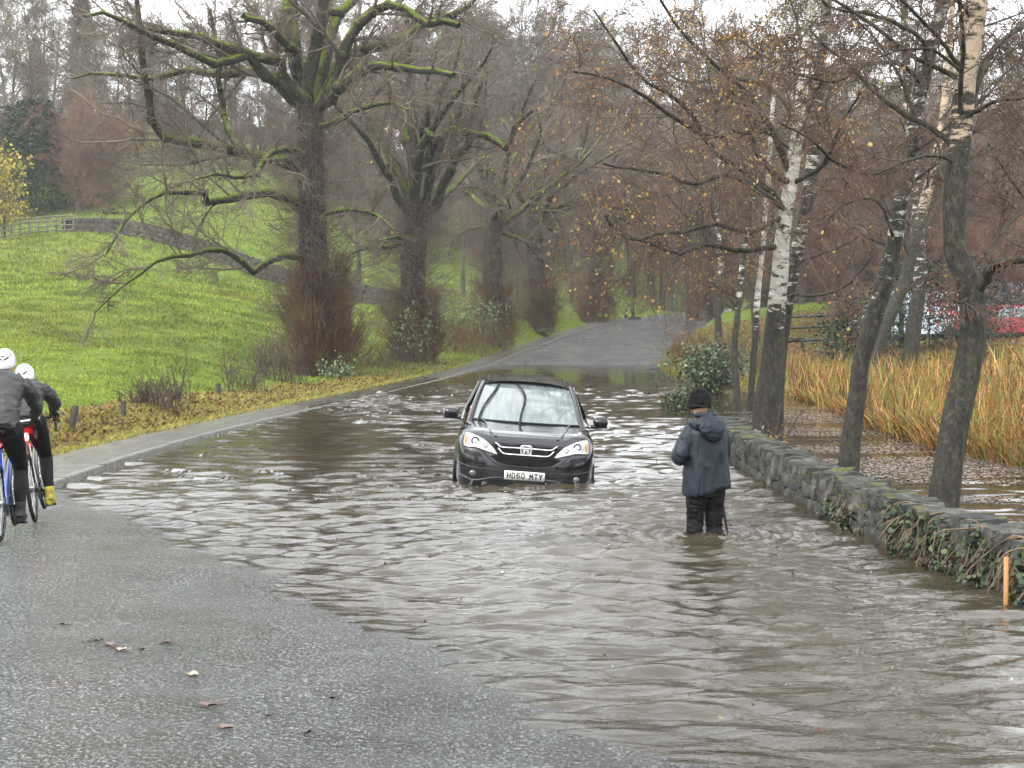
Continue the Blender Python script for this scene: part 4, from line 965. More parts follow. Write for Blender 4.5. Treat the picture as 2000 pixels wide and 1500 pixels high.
# scattered dead thistles / dock stalks standing in the field
n = 900; Y_ = r.uniform(27, 50, n); X_ = Y_ * r.uniform(-.40, -.16, n); ok = (xl(Y_) - X_ > 3.5) & (fbm(np.c_[X_, Y_] * .5, 66, 2) > .12)
blade_obj('dead_field_stalks', 'small brown dead stalks scattered over the near field', 'grass', r, X_[ok], Y_[ok], r.uniform(.08, .22, ok.sum()), np.full(ok.sum(), .03), [(.10, .07, .035), (.15, .11, .05)], lean=.4)
# verge: yellowed rough grass, brown litter
n = 110000; Y_ = 14 * (64 / 14) ** r.random(n); t = r.random(n); X_ = xl(Y_) - PW - .02 - 1.9 * t ** 1.1; ok = fbm(np.c_[X_ * 1.5, Y_ * .8], 7, 2) > -.6 + .5 * t; X_ = X_[ok]; Y_ = Y_[ok]; n = len(X_)
blade_obj('verge_grass', 'rough yellowed grass on the verge beside the footpath', 'grass', r, X_, Y_, r.uniform(.05, .17, n), np.clip(.012 * Y_ / 20, .010, .03), [(.42, .36, .08), (.30, .32, .05), (.52, .43, .14), (.17, .21, .025), (.34, .24, .09), (.10, .06, .03)], lean=1.4, curl=.7)
n = 12000; Y_ = 15 * (66 / 15) ** r.random(n); X_ = xl(Y_) - PW - .2 - 1.7 * r.random(n); z_ = ground(X_, Y_) + .01 + .05 * r.random(n)
m = MB(); m.add(*leaf_quads(r, np.c_[X_, Y_, z_], .075, [(.10, .045, .022), (.17, .075, .035), (.06, .03, .018), (.24, .13, .05), (.13, .09, .05)], 0)); o = m.build('leaf_litter', leafm); tag(o, 'brown fallen leaves along the bank of the verge', 'leaf litter', kind='stuff')
n = 9000; Y_ = r.uniform(50, 112, n); X_ = xl(Y_) - PW - r.random(n) * 4.5
blade_obj('verge_grass', 'lush green grass at the feet of the farther limes', 'grass', r, X_, Y_, r.uniform(.12, .35, n), np.full(n, .05), [(.12, .17, .02), (.18, .21, .03), (.22, .21, .05)], lean=.9)
# right bank
n = 30000; Y_ = r.uniform(36, 80, n); X_ = xr(Y_) + .1 + r.random(n) ** 1.3 * 5.0; zz = ground(X_, Y_); ok = zz > -.08
blade_obj('bank_grass', 'yellow-green tussocky grass on the bank right of the far road', 'grass', r, X_[ok], Y_[ok], r.uniform(.10, .38, ok.sum()), np.full(ok.sum(), .03), [(.22, .23, .035), (.15, .18, .02), (.28, .21, .06), (.16, .09, .04), (.20, .13, .05)], lean=.9, curl=.6)
n = 22000; Y_ = r.uniform(42, 84, n); X_ = xr(Y_) + 1.5 + r.random(n) * 12; z_ = ground(X_, Y_); ok = z_ > 0
m = MB(); m.add(*leaf_quads(r, np.c_[X_, Y_, z_ + .02][ok], .13, [(.22, .11, .045), (.27, .14, .06), (.14, .065, .03), (.29, .19, .08)], 0)); o = m.build('fallen_leaves', leafm); tag(o, 'orange-brown fallen leaves under the birches beyond the pond', 'leaf litter', kind='stuff')
n = 60000; Y_ = r.uniform(58, 112, n); X_ = Y_ * r.uniform(.15, .40, n); ok = X_ - xr(Y_) > 6
blade_obj('mown_grass', 'smooth green grass beyond the two-bar fence', 'grass', r, X_[ok], Y_[ok], r.uniform(.05, .14, ok.sum()), np.full(ok.sum(), .06), GR[:3], lean=.8, seg=1, curl=.1)
# reeds
n = 34000; px_ = r.uniform(1525, 2120, n); lo_ = np.interp(px_, [1525, 1600, 1690, 1760, 1850, 2000, 2120], [768, 790, 833, 858, 882, 915, 935]); Yf = 2.15 * 2800 / (lo_ - 620)
Y_ = Yf + r.random(n) ** 1.2 * np.interp(px_, [1525, 1600, 1700, 2120], [6, 12, 17, 22]); X_ = (px_ - 1000) / FPX * Y_
hh_ = 1.36 * r.uniform(.4, 1.0, n) * (.82 + .35 * fbm(np.c_[X_, Y_] * .5, 12, 2)) * np.interp(px_, [1525, 1640, 1760], [.6, .85, 1.0]); zz = np.maximum(ground(X_, Y_), -.15) - .03
RD = [(.40, .25, .08), (.48, .34, .14), (.30, .12, .04), (.24, .24, .05), (.15, .19, .04), (.38, .18, .05), (.07, .035, .02), (.20, .08, .035)]
o = blade_obj('reeds', 'bent golden and rust-brown reeds along the far side of the pond', 'reeds', r, X_, Y_, hh_, np.clip(Y_ * .0015, .024, .06), RD, z=zz, lean=.62, seg=4, curl=.62, cv=.6)
n = 2600; i_ = r.integers(0, len(X_), n); xs_, ys_ = X_[i_] + r.normal(size=n) * .1, Y_[i_] + r.normal(size=n) * .1
blade_obj('tall_reed_stalks', 'taller ragged reed stalks standing above the reed bed', 'reeds', r, xs_, ys_, r.uniform(1.0, 1.65, n), np.clip(ys_ * .0011, .02, .05), RD, z=np.maximum(ground(xs_, ys_), -.15) - .03, lean=.35, seg=4, curl=.3, cv=.6)
# floating leaf scum on the pond
n = 170000; Y_ = 13 * (42 / 13) ** r.random(n); X_ = np.interp(-Y_, -WLr[:, 1], WLr[:, 0]) + .5 + r.random(n) * 12; q = fbm(np.c_[X_ * .22, Y_ * .95], 19, 4) + .10 * r.normal(size=n)
ok = (q > np.interp(Y_, [13, 17, 19, 30, 34, 42], [.45, .24, -.02, -.02, .22, .55])) & (ground(X_, Y_) < -.02); X_ = X_[ok]; Y_ = Y_[ok]; n = len(X_)
a = r.random(n) * 6.283; s = r.uniform(.010, .036, n); wv = s * r.uniform(.25, .8, n)
c = np.c_[X_, Y_, np.full(n, .012) + r.random(n) * .005]; u = np.c_[np.cos(a) * s, np.sin(a) * s, r.normal(size=n) * .001]; w2 = np.c_[-np.sin(a) * wv, np.cos(a) * wv, r.normal(size=n) * .001]
V = np.stack([c - u, c - w2, c + u, c + w2], 1).reshape(-1, 3); cc = np.array([(.22, .17, .135), (.24, .185, .15), (.205, .155, .12), (.18, .135, .105), (.25, .195, .16)])[r.integers(0, 5, n)]
o = mk('floating_leaf_scum', V, np.arange(4 * n).reshape(n, 4), colmat('wet_scum', .45, .5), None, False, np.repeat(cc, 4, 0)); tag(o, 'pinkish scum of broken reed and leaves floating on the pond', 'debris', kind='stuff')

n = 260; Y_ = r.uniform(7, 22, n); X_ = xl(Y_) + (xr(Y_) - xl(Y_)) * r.uniform(.25, .98, n); ok = ground(X_, Y_) < -.12
m = MB(); m.add(*leaf_quads(r, np.c_[X_, Y_, np.full(n, .012)][ok], .026, [(.10, .05, .03), (.30, .22, .12), (.05, .035, .02), (.5, .48, .42)], 0)); o = m.build('floating_specks', leafm, None, False); tag(o, 'tiny leaves and foam specks drifting on the flooded road', 'debris', kind='stuff')

def shrub(name, label, B, seed, ns, H, sp, mat, leaves=0, lcols=None, lsize=.06, r0=.012, side=5, cat_='shrub', lean=0):
    r = np.random.default_rng(seed); root = empty(name, B); tag(root, label, cat_)
    P = np.empty((ns, 7, 3)); P[:, 0] = np.c_[r.normal(size=(ns, 2)) * sp * .35, np.zeros(ns) - .05]; d = nrmz(np.c_[r.normal(size=(ns, 2)) * .3 * sp / H + np.array((lean, 0)), np.ones(ns)]); L_ = (H * r.uniform(.5, 1.05, ns) / 6)[:, None]
    for k in range(1, 7): d = nrmz(d + r.normal(size=d.shape) * .13); P[:, k] = P[:, k - 1] + d * L_
    a = (P, np.repeat(np.linspace(r0, r0 * .45, 7)[None], ns, 0)); b = kids(r, *a, side, .25, 1, .4, (20, 60), 5, .15, .05, r0 * .4, .6, tip=.6); c_ = kids(r, *b, 3, .3, 1, .5, (20, 50), 4, .1, .03, r0 * .35, .7, tip=.7)
    m = MB(); put(m, a, 4); put(m, b, 3); put(m, c_, 3); m.build('stems', mat, root)
    if leaves:
        m = MB(); m.add(*leaves_on(r, np.concatenate([c_[0]]), lsize, leaves, lcols, .2, lsize * 1.2)); m.build('leaves', ivy_leaf if lsize < .1 else leafm, root)
    return root
dead_m = vary('dead_weed_stems', [(.3, (.035, .026, .020)), (.7, (.12, .085, .06))], 3, .85, 0)
def at(px, Y): x = (px - 1000) / FPX * Y; return (x, Y, gz(x, Y))
shrub('dead_weeds', 'dark tangle of dead weed stems beside the third cut-off post', at(305, 29.5), 71, 70, .75, .9, dead_m)
shrub('dead_weeds', 'tall spindly dead stems rising behind the third cut-off post', at(345, 31.5), 72, 9, 1.25, .45, dead_m, r0=.013)
shrub('dead_weeds', 'tall dead dock with a dense seed head on the verge', at(452, 36.5), 73, 6, 1.25, .25, dead_m, r0=.014, side=12)
shrub('dead_weeds', 'brown dead stems on the verge right of the tall dock', at(485, 38), 74, 26, .8, .7, dead_m)
shrub('dead_weeds', 'bare thorny brush crowding the left foot of the biggest lime', at(540, 42), 75, 70, 1.5, 1.1, dead_m, side=6)
shrub('dead_weeds', 'low bramble stems on the verge nearest the cyclists', at(215, 26.2), 76, 26, .3, .8, dead_m, r0=.007)
shrub('dead_weeds', 'bramble scrub between the first and second limes', at(745, 56), 77, 60, 1.1, 1.6, dead_m)
shrub('dead_weeds', 'greyish dry scrub between the second and third limes', at(905, 69), 78, 110, 2.2, 2.6, shoot_m)
BG = [(.10, .15, .05), (.16, .22, .09), (.07, .11, .04), (.24, .30, .14)]
shrub('bramble_bush', 'pale green leafy bush between the second and third limes', at(915, 72), 79, 34, 2.5, 2.2, dead_m, 1300, BG, .13)
shrub('bramble_bush', 'few pale leaves on stems in front of the second lime', at(800, 58), 80, 14, 2.6, 1.2, dead_m, 330, BG, .12)
shrub('bramble_bush', 'small leafy growth at the foot of the biggest lime', at(655, 47.6), 81, 16, .9, .8, dead_m, 330, BG, .09)
shrub('evergreen_bush', 'glossy dark evergreen bush at the waterside behind the wading man', (5.35, 38.5, -.1), 82, 60, 1.45, .75, dead_m, 4200, [(.035, .06, .02), (.06, .10, .035), (.02, .035, .014), (.13, .17, .09)], .085)
shrub('evergreen_bush', 'small ivy-clad stump in the water left of the wading man', (4.0, 33.0, -.25), 83, 30, .85, .5, dead_m, 1300, [(.035, .06, .02), (.07, .11, .035), (.02, .035, .014)], .07)
shrub('bank_scrub', 'reddish-brown dry scrub on top of the bank by the far road', at(1370, 60), 84, 120, 1.3, 2.6, shoot_m)
shrub('bank_scrub', 'brown brush behind the dark waterside bush', at(1415, 50), 85, 90, 1.5, 2.0, dead_m, 200, BG, .1)
shrub('sapling', 'thin dead sapling slanting from the pond beside the white birch', (G(1520, 862)[0], G(1520, 862)[1], -.1), 86, 2, 1.25, .2, dead_m, r0=.013, lean=.25, cat_='sapling')
shrub('dead_weeds', 'twiggy dry growth at the foot of the white birch', (G(1500, 868)[0], G(1500, 868)[1], -.1), 87, 26, .5, .5, dead_m, 60, [(.3, .2, .05)], .05, r0=.007)

# ------------------------------------------------------------------ the stranded car
paint = M('black_car_paint', (.002, .002, .004), .2, spec=.25, coat=.85)
trimb = M('black_trim', (.006, .006, .007), .5, spec=.25); glossb = M('gloss_black_plastic', (.005, .005, .006), .15, spec=.6)
chrome = M('chrome', (.85, .85, .86), .28, .85); refl = M('lamp_reflector', (.42, .41, .37), .3, .35, coat=.8); lensm = M('lamp_lens', (.50, .52, .54), .05, .3, coat=1.0)
amber = M('amber_lens', (.30, .17, .06), .25, coat=.6); rubber = M('tyre_rubber', (.012, .012, .012), .75, spec=.3); alloy = M('alloy_wheel', (.45, .46, .47), .3, .9)
dglass = M('dark_side_glass', (.01, .012, .014), .04, spec=.9, coat=1.0)
seatm = M('car_seat_fabric', (.03, .03, .032), .9)
wsm = M('misted_windscreen', (.3, .34, .34), .07, spec=.6, coat=1.0); v = coords(wsm, (1, 1, 1))
dr_ = noise(wsm, coords(wsm, (16, 2.5, 2.5)), 1.0, 3)
trn = N_(wsm, 'ShaderNodeBsdfTransparent'); trn.inputs[0].default_value = (.72, .78, .77, 1); mxx = N_(wsm, 'ShaderNodeMixShader')
fq = ramp(wsm, dr_, [(.3, (.88, .88, .88)), (.8, (.74, .74, .74))]); ln(wsm, fq, mxx.inputs[0]); ln(wsm, trn.outputs[0], mxx.inputs[1]); ln(wsm, pb(wsm).outputs[0], mxx.inputs[2])
ln(wsm, mxx.outputs[0], wsm.node_tree.nodes['Material Output'].inputs['Surface'])
ln(wsm, ramp(wsm, dr_, [(.35, (.20, .235, .235)), (.75, (.14, .17, .17))]), pb(wsm).inputs['Base Color'])  # pale tint for condensation, with the sky's reflection painted in

def lerp_tab(y, tab): t = np.array(tab); return [np.interp(y, t[:, 0], t[:, i]) for i in range(1, t.shape[1])]
# y, half width, z bottom, z top, corner exponent
RING = [(0.0, .45, .42, .64, 3.2), (.015, .62, .32, .71, 3.8), (.045, .74, .26, .80, 4.4), (.10, .82, .24, .90, 5), (.17, .862, .23, .975, 5.6), (.27, .885, .23, 1.03, 6), (.42, .893, .23, 1.062, 6),
        (.65, .90, .24, 1.085, 6), (.95, .90, .24, 1.105, 6), (1.2, .90, .24, 1.12, 6), (1.5, .90, .24, 1.12, 6), (2.5, .905, .24, 1.12, 6), (3.6, .90, .26, 1.14, 6), (4.2, .87, .30, 1.14, 5), (4.42, .80, .36, 1.10, 4.4), (4.5, .6, .46, .98, 3.4)]
def car_ring(y, n=72):
    w_, zb, zt, e = lerp_tab(y, RING); a = np.linspace(0, 2 * math.pi, n, endpoint=False) - math.pi / 2
    ca, sa = np.cos(a), np.sin(a); x = w_ * np.sign(ca) * np.abs(ca) ** (2 / e); zc = (zb + zt) / 2; z = zc + (zt - zb) / 2 * np.sign(sa) * np.abs(sa) ** (2 / e)
    ar = np.exp(-((y - .88) / .42) ** 4) + np.exp(-((y - 3.5) / .42) ** 4)               # wheel-arch flares
    fl = ar * np.exp(-((z - .66) / .26) ** 2) * .035; x = x + np.sign(x) * fl * (np.abs(x) > .6)
    sh = np.clip((np.abs(x) - .56) / .2, 0, 1); up = (z > zc) & (y > .2)                    # raised wing tops, creased bonnet
    z = z + np.where(up, -.018 * np.clip(1 - np.abs(np.abs(x) - .60) / .10, 0, 1) * np.clip((y - .2) * 3, 0, 1) * (y < 1.25), 0)
    z = z - np.where(up, .032 * (1 - sstep(.44, .60, np.abs(x))) * np.clip(y * 5, 0, 1) * np.clip((1.25 - y) * 2, 0, 1), 0)
    return np.c_[x, np.full(n, y), z]
CXc = G(1020, 954)                                                    # nose, on the water
car = empty('black_suv', (CXc[0] - .005, 18.35, -.380)); car.rotation_euler = (0, R(4.1), R(.6))
tag(car, 'black SUV stranded in the middle of the flood with water up to its bumper', 'car')
ysr = np.unique(np.r_[np.linspace(0, .12, 9), np.linspace(.12, .5, 12), np.linspace(.5, 1.5, 14), np.linspace(1.5, 4.5, 24)])
rings = np.array([car_ring(y) for y in ysr]); nR, nA, _ = rings.shape
idx = np.arange(nR * nA).reshape(nR, nA); F = np.stack([idx[:-1], np.roll(idx[:-1], -1, 1), np.roll(idx[1:], -1, 1), idx[1:]], -1).reshape(-1, 4)
bodyV = rings.reshape(-1, 3); capF = []
for k, row in ((0, idx[0]), (1, idx[-1])):
    c = rings[0 if k == 0 else -1].mean(0); bodyV = np.vstack([bodyV, c]); ci = len(bodyV) - 1
    f = np.stack([row, np.roll(row, -1), np.full(nA, ci)], 1); capF.append(f[:, ::-1] if k == 0 else f)
mk('body', bodyV, [F, np.concatenate(capF)], paint, car)
bvh = BVHTree.FromPolygons([Vector(p) for p in bodyV], [tuple(int(q) for q in f) for f in F] + [tuple(int(q) for q in f) for f in np.concatenate(capF)])
def proj(x, z, off=.004):
    h = bvh.ray_cast(Vector((x, -1, z)), Vector((0, 1, 0)))
    if h[0] is None: h = bvh.find_nearest(Vector((x, .4, z)))
    return np.array(h[0]) + np.array(h[1]) * off * (1 if h[1].y < .3 else -1), np.array(h[1])
def inside(poly, x, z):
    c = np.zeros(len(x), bool); n = len(poly)
    for i in range(n):
        x1, z1 = poly[i]; x2, z2 = poly[(i + 1) % n]
        hit = ((z1 > z) != (z2 > z)) & (x < (x2 - x1) * (z - z1) / (z2 - z1 + 1e-12) + x1); c ^= hit
    return c
def patch(name, poly, mat, off, parent, step=.006, warp=None):
    poly = np.array(poly, float); lo = poly.min(0); hi = poly.max(0)
    xs_ = np.arange(lo[0], hi[0] + step, step); zs = np.arange(lo[1], hi[1] + step, step); X, Z = np.meshgrid(xs_, zs)
    cx = (X[:-1, :-1] + step / 2); cz = Z[:-1, :-1] + step / 2; ins = inside(poly, cx.ravel(), cz.ravel()).reshape(cx.shape)
    need = np.zeros(X.shape, bool)
    for a in (0, 1):
        for b in (0, 1): need[a:a + ins.shape[0], b:b + ins.shape[1]] |= ins
    V = []; im = -np.ones(X.shape, int)
    for i, j in zip(*np.nonzero(need)):
        p, nn = proj(X[i, j], Z[i, j], off if warp is None else off + warp(X[i, j], Z[i, j])); im[i, j] = len(V); V.append(p)
    Fc = [(im[i, j], im[i, j + 1], im[i + 1, j + 1], im[i + 1, j]) for i, j in zip(*np.nonzero(ins))]
    return mk(name, np.array(V), np.array(Fc), mat, parent)
def pline(mb, pts, r, off=.006, K=24, sides=6, flat=1.0):
    q = resample(np.array([(a, b, 0) for a, b in pts], float), K); P = np.array([proj(a, b, off)[0] for a, b, _ in q]); mb.tube(P, r, sides, flat=flat)
mir = lambda pts: [(-a, b) for a, b in pts][::-1]
HL = [(.800, .985), (.812, .90), (.805, .825), (.68, .812), (.55, .788), (.45, .762), (.365, .745), (.395, .795), (.47, .868), (.56, .925), (.66, .965), (.74, .985)]
for sgn in (1, -1):
    pl = [(a * sgn, b) for a, b in HL]
    h = patch('headlight', pl, refl, .006, car)
    def torus(cx, cz, R_, r_, mat, nm, off=.012):
        p, n = proj(cx * sgn, cz, off); n = np.array((n[0] * .4, -1, .12)); n = n / np.linalg.norm(n); u = nrmz(np.cross(n, (0, 0, 1))); vv = np.cross(n, u)
        t = np.linspace(0, 2 * math.pi, 25); P = p + R_ * (np.cos(t)[:, None] * u + np.sin(t)[:, None] * vv); m_ = MB(); m_.tube(P, r_, 6, False); m_.build(nm, mat, h); return p, n
    def ball(cx, cz, R_, mat, nm, dep=.5, off=.0):
        p, n = proj(cx * sgn, cz, off); n = np.array((n[0] * .4, -1, .12)); n = n / np.linalg.norm(n); m_ = MB()
        t = np.linspace(.02, 1, 7) * math.pi / 2; m_.tube(p + np.outer(R_ * dep * np.cos(t), n), R_ * np.sin(t) + .0005, 16, False); m_.build(nm, mat, h)
    torus(.66, .885, .062, .011, chrome, 'bezel'); torus(.66, .885, .046, .006, trimb, 'ring'); ball(.66, .885, .040, lensm, 'projector_lens', .6)
    torus(.52, .838, .043, .008, chrome, 'bezel'); ball(.52, .838, .034, refl, 'main_beam_bulb', .8); ball(.435, .795, .02, chrome, 'side_bulb', .7)
    patch('indicator', [(.775 * sgn, .96), (.80 * sgn, .93), (.80 * sgn, .845), (.765 * sgn, .84), (.752 * sgn, .9)], amber, .008, h)
    m = MB(); pline(m, [(a * sgn, b) for a, b in HL + HL[:1]], .006, .006, 60); m.build('surround', glossb, h)
# centre mask: upper grille, mesh, lower mouth
GR_ = [(-.37, .745), (-.47, .87), (-.33, .872), (0, .880), (.33, .872), (.47, .87), (.37, .745), (.46, .72), (.36, .655), (.22, .628), (0, .622), (-.22, .628), (-.36, .655), (-.46, .72)]
g_ = patch('grille', GR_, M('grille_black', (.002, .002, .002), .6, spec=.12), .004, car)
m = MB(); pline(m, [(-.40, .886), (-.375, .872), (-.345, .848), (-.325, .838), (-.30, .836), (-.15, .837), (0, .838), (.15, .837), (.30, .836), (.325, .838), (.345, .848), (.375, .872), (.40, .886)], .0065, .012, 60, flat=1.4); m.build('chrome_bar', chrome, g_)
m = MB(); pline(m, [(-.36, .822), (-.33, .792), (-.30, .768), (-.28, .760), (-.25, .757), (-.12, .756), (0, .756), (.12, .756), (.25, .757), (.28, .760), (.30, .768), (.33, .792), (.36, .822)], .0065, .012, 60, flat=1.4); m.build('chrome_bar', chrome, g_)
m = MB()
for k in range(7): pline(m, [(-.36 + .02 * k, .712 - .012 * k), (.36 - .02 * k, .712 - .012 * k)], .0022, .006, 14, 4)
for k in range(31): x = -.33 + .022 * k; pline(m, [(x, .635), (x, .715)], .0014, .006, 4, 4)
m.build('mesh', trimb, g_)
m = MB(); pline(m, [(-.80, .818), (-.56, .782), (-.50, .72), (-.40, .645), (-.24, .612), (0, .604), (.24, .612), (.40, .645), (.50, .72), (.56, .782), (.80, .818)], .010, .002, 60); m.build('bumper_lip', paint, car)
# emblem: rounded square ring with a flared letter
em = empty('emblem', (0, 0, 0)); em.parent = car
p, n = proj(0, .812, .022); em.location = p
m = MB(); t = np.linspace(0, 2 * math.pi, 41); ex = np.sign(np.cos(t)) * np.abs(np.cos(t)) ** .45 * .062; ez = np.sign(np.sin(t)) * np.abs(np.sin(t)) ** .45 * .052
m.tube(np.c_[ex * (1 + ez * 1.6) * 1.1, 0 * t, ez * 1.12], .0085, 6, False); m.build('ring', chrome, em)
m = MB()
def slab(mb, quad, y0, y1):
    q = np.array([(a, y0, b) for a, b in quad] + [(a, y1, b) for a, b in quad]); k = len(quad); mb.add(q, [(i, (i + 1) % k, (i + 1) % k + k, i + k) for i in range(k)]); 
    if k == 4: mb.add(q[:4], [(3, 2, 1, 0)]); mb.add(q[4:], [(0, 1, 2, 3)])
for s in (-1, 1):
    slab(m, [(s * .050, .044), (s * .028, .044), (s * .018, .006), (s * .020, -.006)][::s], -.004, .008); slab(m, [(s * .020, .006), (s * .038, .02), (s * .034, -.042), (s * .014, -.042)][::s], -.004, .008)
slab(m, [(-.024, .010), (.024, .010), (.020, -.012), (-.020, -.012)], -.004, .008)
m.build('letter', chrome, em, False)
patch('emblem_back', [(-.055, .765), (.055, .765), (.062, .862), (-.062, .862)], glossb, .010, car)
# bumper details
for sgn in (1, -1):
    f_ = patch('fog_lamp_recess', [(.50 * sgn, .46), (.56 * sgn, .53), (.80 * sgn, .56), (.835 * sgn, .55), (.82 * sgn, .47), (.74 * sgn, .43), (.60 * sgn, .42)], trimb, .003, car)
    p, n = proj(.665 * sgn, .482, .0); m = MB(); t = np.linspace(.02, 1, 6) * math.pi / 2; m.tube(p + np.outer(.022 * np.cos(t), (n[0] * .4, -1, 0)), .045 * np.sin(t) + .0005, 16, False); m.build('fog_lamp', lensm if False else M('fog_lens', (.08, .08, .085), .08, .2, coat=1), f_)
    m = MB(); pline(m, [(.86 * sgn, .455), (.78 * sgn, .44), (.70 * sgn, .405), (.60 * sgn, .405), (.50 * sgn, .425), (.42 * sgn, .45), (.28 * sgn, .455)], .0075, .004, 30); m.build('bumper_trim', M('satin_trim', (.10, .10, .105), .3, .5), car)
    m = MB(); pline(m, [(.85 * sgn, .60), (.70 * sgn, .565), (.45 * sgn, .55), (.30 * sgn, .545)], .009, .001, 24); m.build('bumper_crease', paint, car)
    patch('bumper_vent', [(.58 * sgn, .745), (.79 * sgn, .785), (.80 * sgn, .735), (.66 * sgn, .70), (.55 * sgn, .695)], trimb, .002, car)
    patch('washer_jet', [(.60 * sgn, .655), (.68 * sgn, .665), (.68 * sgn, .648), (.61 * sgn, .638)], trimb, .004, car)
    # wheels under the arches
    for wy in (.88, 3.5):
        w_ = empty('wheel', (.765 * sgn, wy, .34)); w_.parent = car
        m = MB(); t = np.linspace(0, 2 * math.pi, 37); rr = np.array([.24, .33, .345, .345, .33, .24]); xx = np.array([-.10, -.115, -.09, .09, .115, .10])
        V = np.array([[(x, r0 * math.cos(a), r0 * math.sin(a)) for a in t[:-1]] for x, r0 in zip(xx, rr)]); id_ = np.arange(6 * 36).reshape(6, 36)
        m.add(V.reshape(-1, 3), np.stack([id_[:-1], np.roll(id_[:-1], -1, 1), np.roll(id_[1:], -1, 1), id_[1:]], -1).reshape(-1, 4)); m.build('tyre', rubber, w_)
        m = MB(); m.tube([(sgn * .05, 0, 0), (sgn * .11, 0, 0)], .06, 12)
        for k in range(7): a = k * 2 * math.pi / 7; m.tube([(sgn * .105, .05 * math.cos(a), .05 * math.sin(a)), (sgn * .10, .24 * math.cos(a), .24 * math.sin(a))], .022, 5)
        m.build('rim', alloy, w_)
    for wy in (.88, 3.5):
        m = MB(); t = np.linspace(-.15, math.pi + .15, 22); m.tube(np.c_[np.full(22, .918 * sgn), wy + .405 * np.cos(t), .34 + .40 * np.sin(t)], .016, 6); m.build('wheel_arch', trimb, car)
        m = MB(); t = np.linspace(0, math.pi, 16); V = np.vstack([[(.927 * sgn, wy, .30)], np.c_[np.full(16, .927 * sgn), wy + .395 * np.cos(t), .32 + .395 * np.sin(t)]]); m.add(V, [(0, i, i + 1) for i in range(1, 16)]); m.build('arch_liner', M('arch_liner', (.004, .004, .004), .95), car)
# number plate
pl_y = -.028; np_ = empty('number_plate', (0, pl_y, .497)); np_.parent = car
m = MB(); m.box((0, 0, 0), (.52, .012, .112)); m.build('plate', M('plate_white', (.74, .75, .72), .35), np_, False)
m = MB(); m.box((0, .035, 0), (.50, .06, .10)); m.build('plinth', trimb, np_, False)
def text_mesh(name, s, w_, h_, mat, parent, loc, bold=.012, sx=None, rot=(R(90), 0, 0)):
    c = bpy.data.curves.new(name, 'FONT'); c.body = s; c.size = 1; c.offset = bold; c.extrude = .004; c.align_x = 'CENTER'; c.align_y = 'CENTER'; c.space_character = 1.06
    o = bpy.data.objects.new(name, c); COL.objects.link(o); bpy.context.view_layer.update()
    me = bpy.data.meshes.new_from_object(o.evaluated_get(bpy.context.evaluated_depsgraph_get())); COL.objects.unlink(o); bpy.data.objects.remove(o); bpy.data.curves.remove(c)
    co = np.empty(len(me.vertices) * 3, np.float32); me.vertices.foreach_get('co', co); co = co.reshape(-1, 3); lo = co.min(0); hi = co.max(0)
    co[:, 0] = (co[:, 0] - (lo[0] + hi[0]) / 2) * w_ / (hi[0] - lo[0]); co[:, 1] = (co[:, 1] - (lo[1] + hi[1]) / 2) * h_ / (hi[1] - lo[1]); co[:, 2] *= .2
    me.vertices.foreach_set('co', co.ravel()); me.update(); me.materials.clear(); me.materials.append(mat)
    o = bpy.data.objects.new(name, me); COL.objects.link(o); o.parent = parent; o.location = loc; o.rotation_euler = rot; return o
blk = M('plate_black', (.01, .01, .01), .5)
m = MB()
def ribbon(mb, pts, w_=.0135):
    P = [np.array((a, -.0085, b)) for a, b in pts]
    for p, q in zip(P[:-1], P[1:]):
        d = q - p; l = np.linalg.norm(d); mb.box((p + q) / 2, (l + w_ * .72, .004 + .0003 * (len(mb.V) % 5), w_), rotm('Y', -math.atan2(d[2], d[0])))
GL = {'H': [[(0, 0), (0, 1)], [(1, 0), (1, 1)], [(0, .5), (1, .5)]], 'D': [[(0, 0), (0, 1), (.62, 1), (.95, .8), (.95, .2), (.62, 0), (0, 0)]], '6': [[(.92, .86), (.7, 1), (.3, 1), (.02, .8), (.02, .2), (.3, 0), (.7, 0), (.98, .2), (.98, .42), (.7, .6), (.3, .6), (.05, .45)]],
      '0': [[(.3, 0), (.7, 0), (.98, .2), (.98, .8), (.7, 1), (.3, 1), (.02, .8), (.02, .2), (.3, 0)]], 'M': [[(0, 0), (0, 1), (.5, .42), (1, 1), (1, 0)]], 'T': [[(0, 1), (1, 1)], [(.5, 1), (.5, 0)]], 'Y': [[(0, 1), (.5, .48), (1, 1)], [(.5, .48), (.5, 0)]]}
for i_, ch in enumerate('HD60 MTY'):
    if ch == ' ': continue
    x0 = -.2225 + i_ * .0605 - (.012 if i_ > 4 else 0) + .002
    for stroke in GL[ch]: ribbon(m, [(x0 + a * .036, -.032 + b * .064) for a, b in stroke])
m.build('registration', blk, np_, False)
# greenhouse
def surf(name, fn, nu, nv, mat, thick=0.0):
    u = np.linspace(-1, 1, nu); v_ = np.linspace(0, 1, nv); U, Vv = np.meshgrid(u, v_); P = fn(U, Vv); id_ = np.arange(U.size).reshape(U.shape)
    return mk(name, P.reshape(-1, 3), np.stack([id_[:-1, :-1], id_[:-1, 1:], id_[1:, 1:], id_[1:, :-1]], -1).reshape(-1, 4), mat, car)
WB0 = (.735, 1.14, 1.10); WT0 = (.595, 1.98, 1.565)
def scr(u, v_, off=0.0):
    w_ = WB0[0] + (WT0[0] - WB0[0]) * v_; y = WB0[1] + (WT0[1] - WB0[1]) * v_ - .13 * (1 - u * u) * (1 - .45 * v_); z = WB0[2] + (WT0[2] - WB0[2]) * v_ + .035 * np.sin(v_ * math.pi) + .03 * (1 - u * u) * v_
    return np.stack([u * w_, y - off, z + off * .6], -1)
surf('windscreen', scr, 25, 15, wsm)
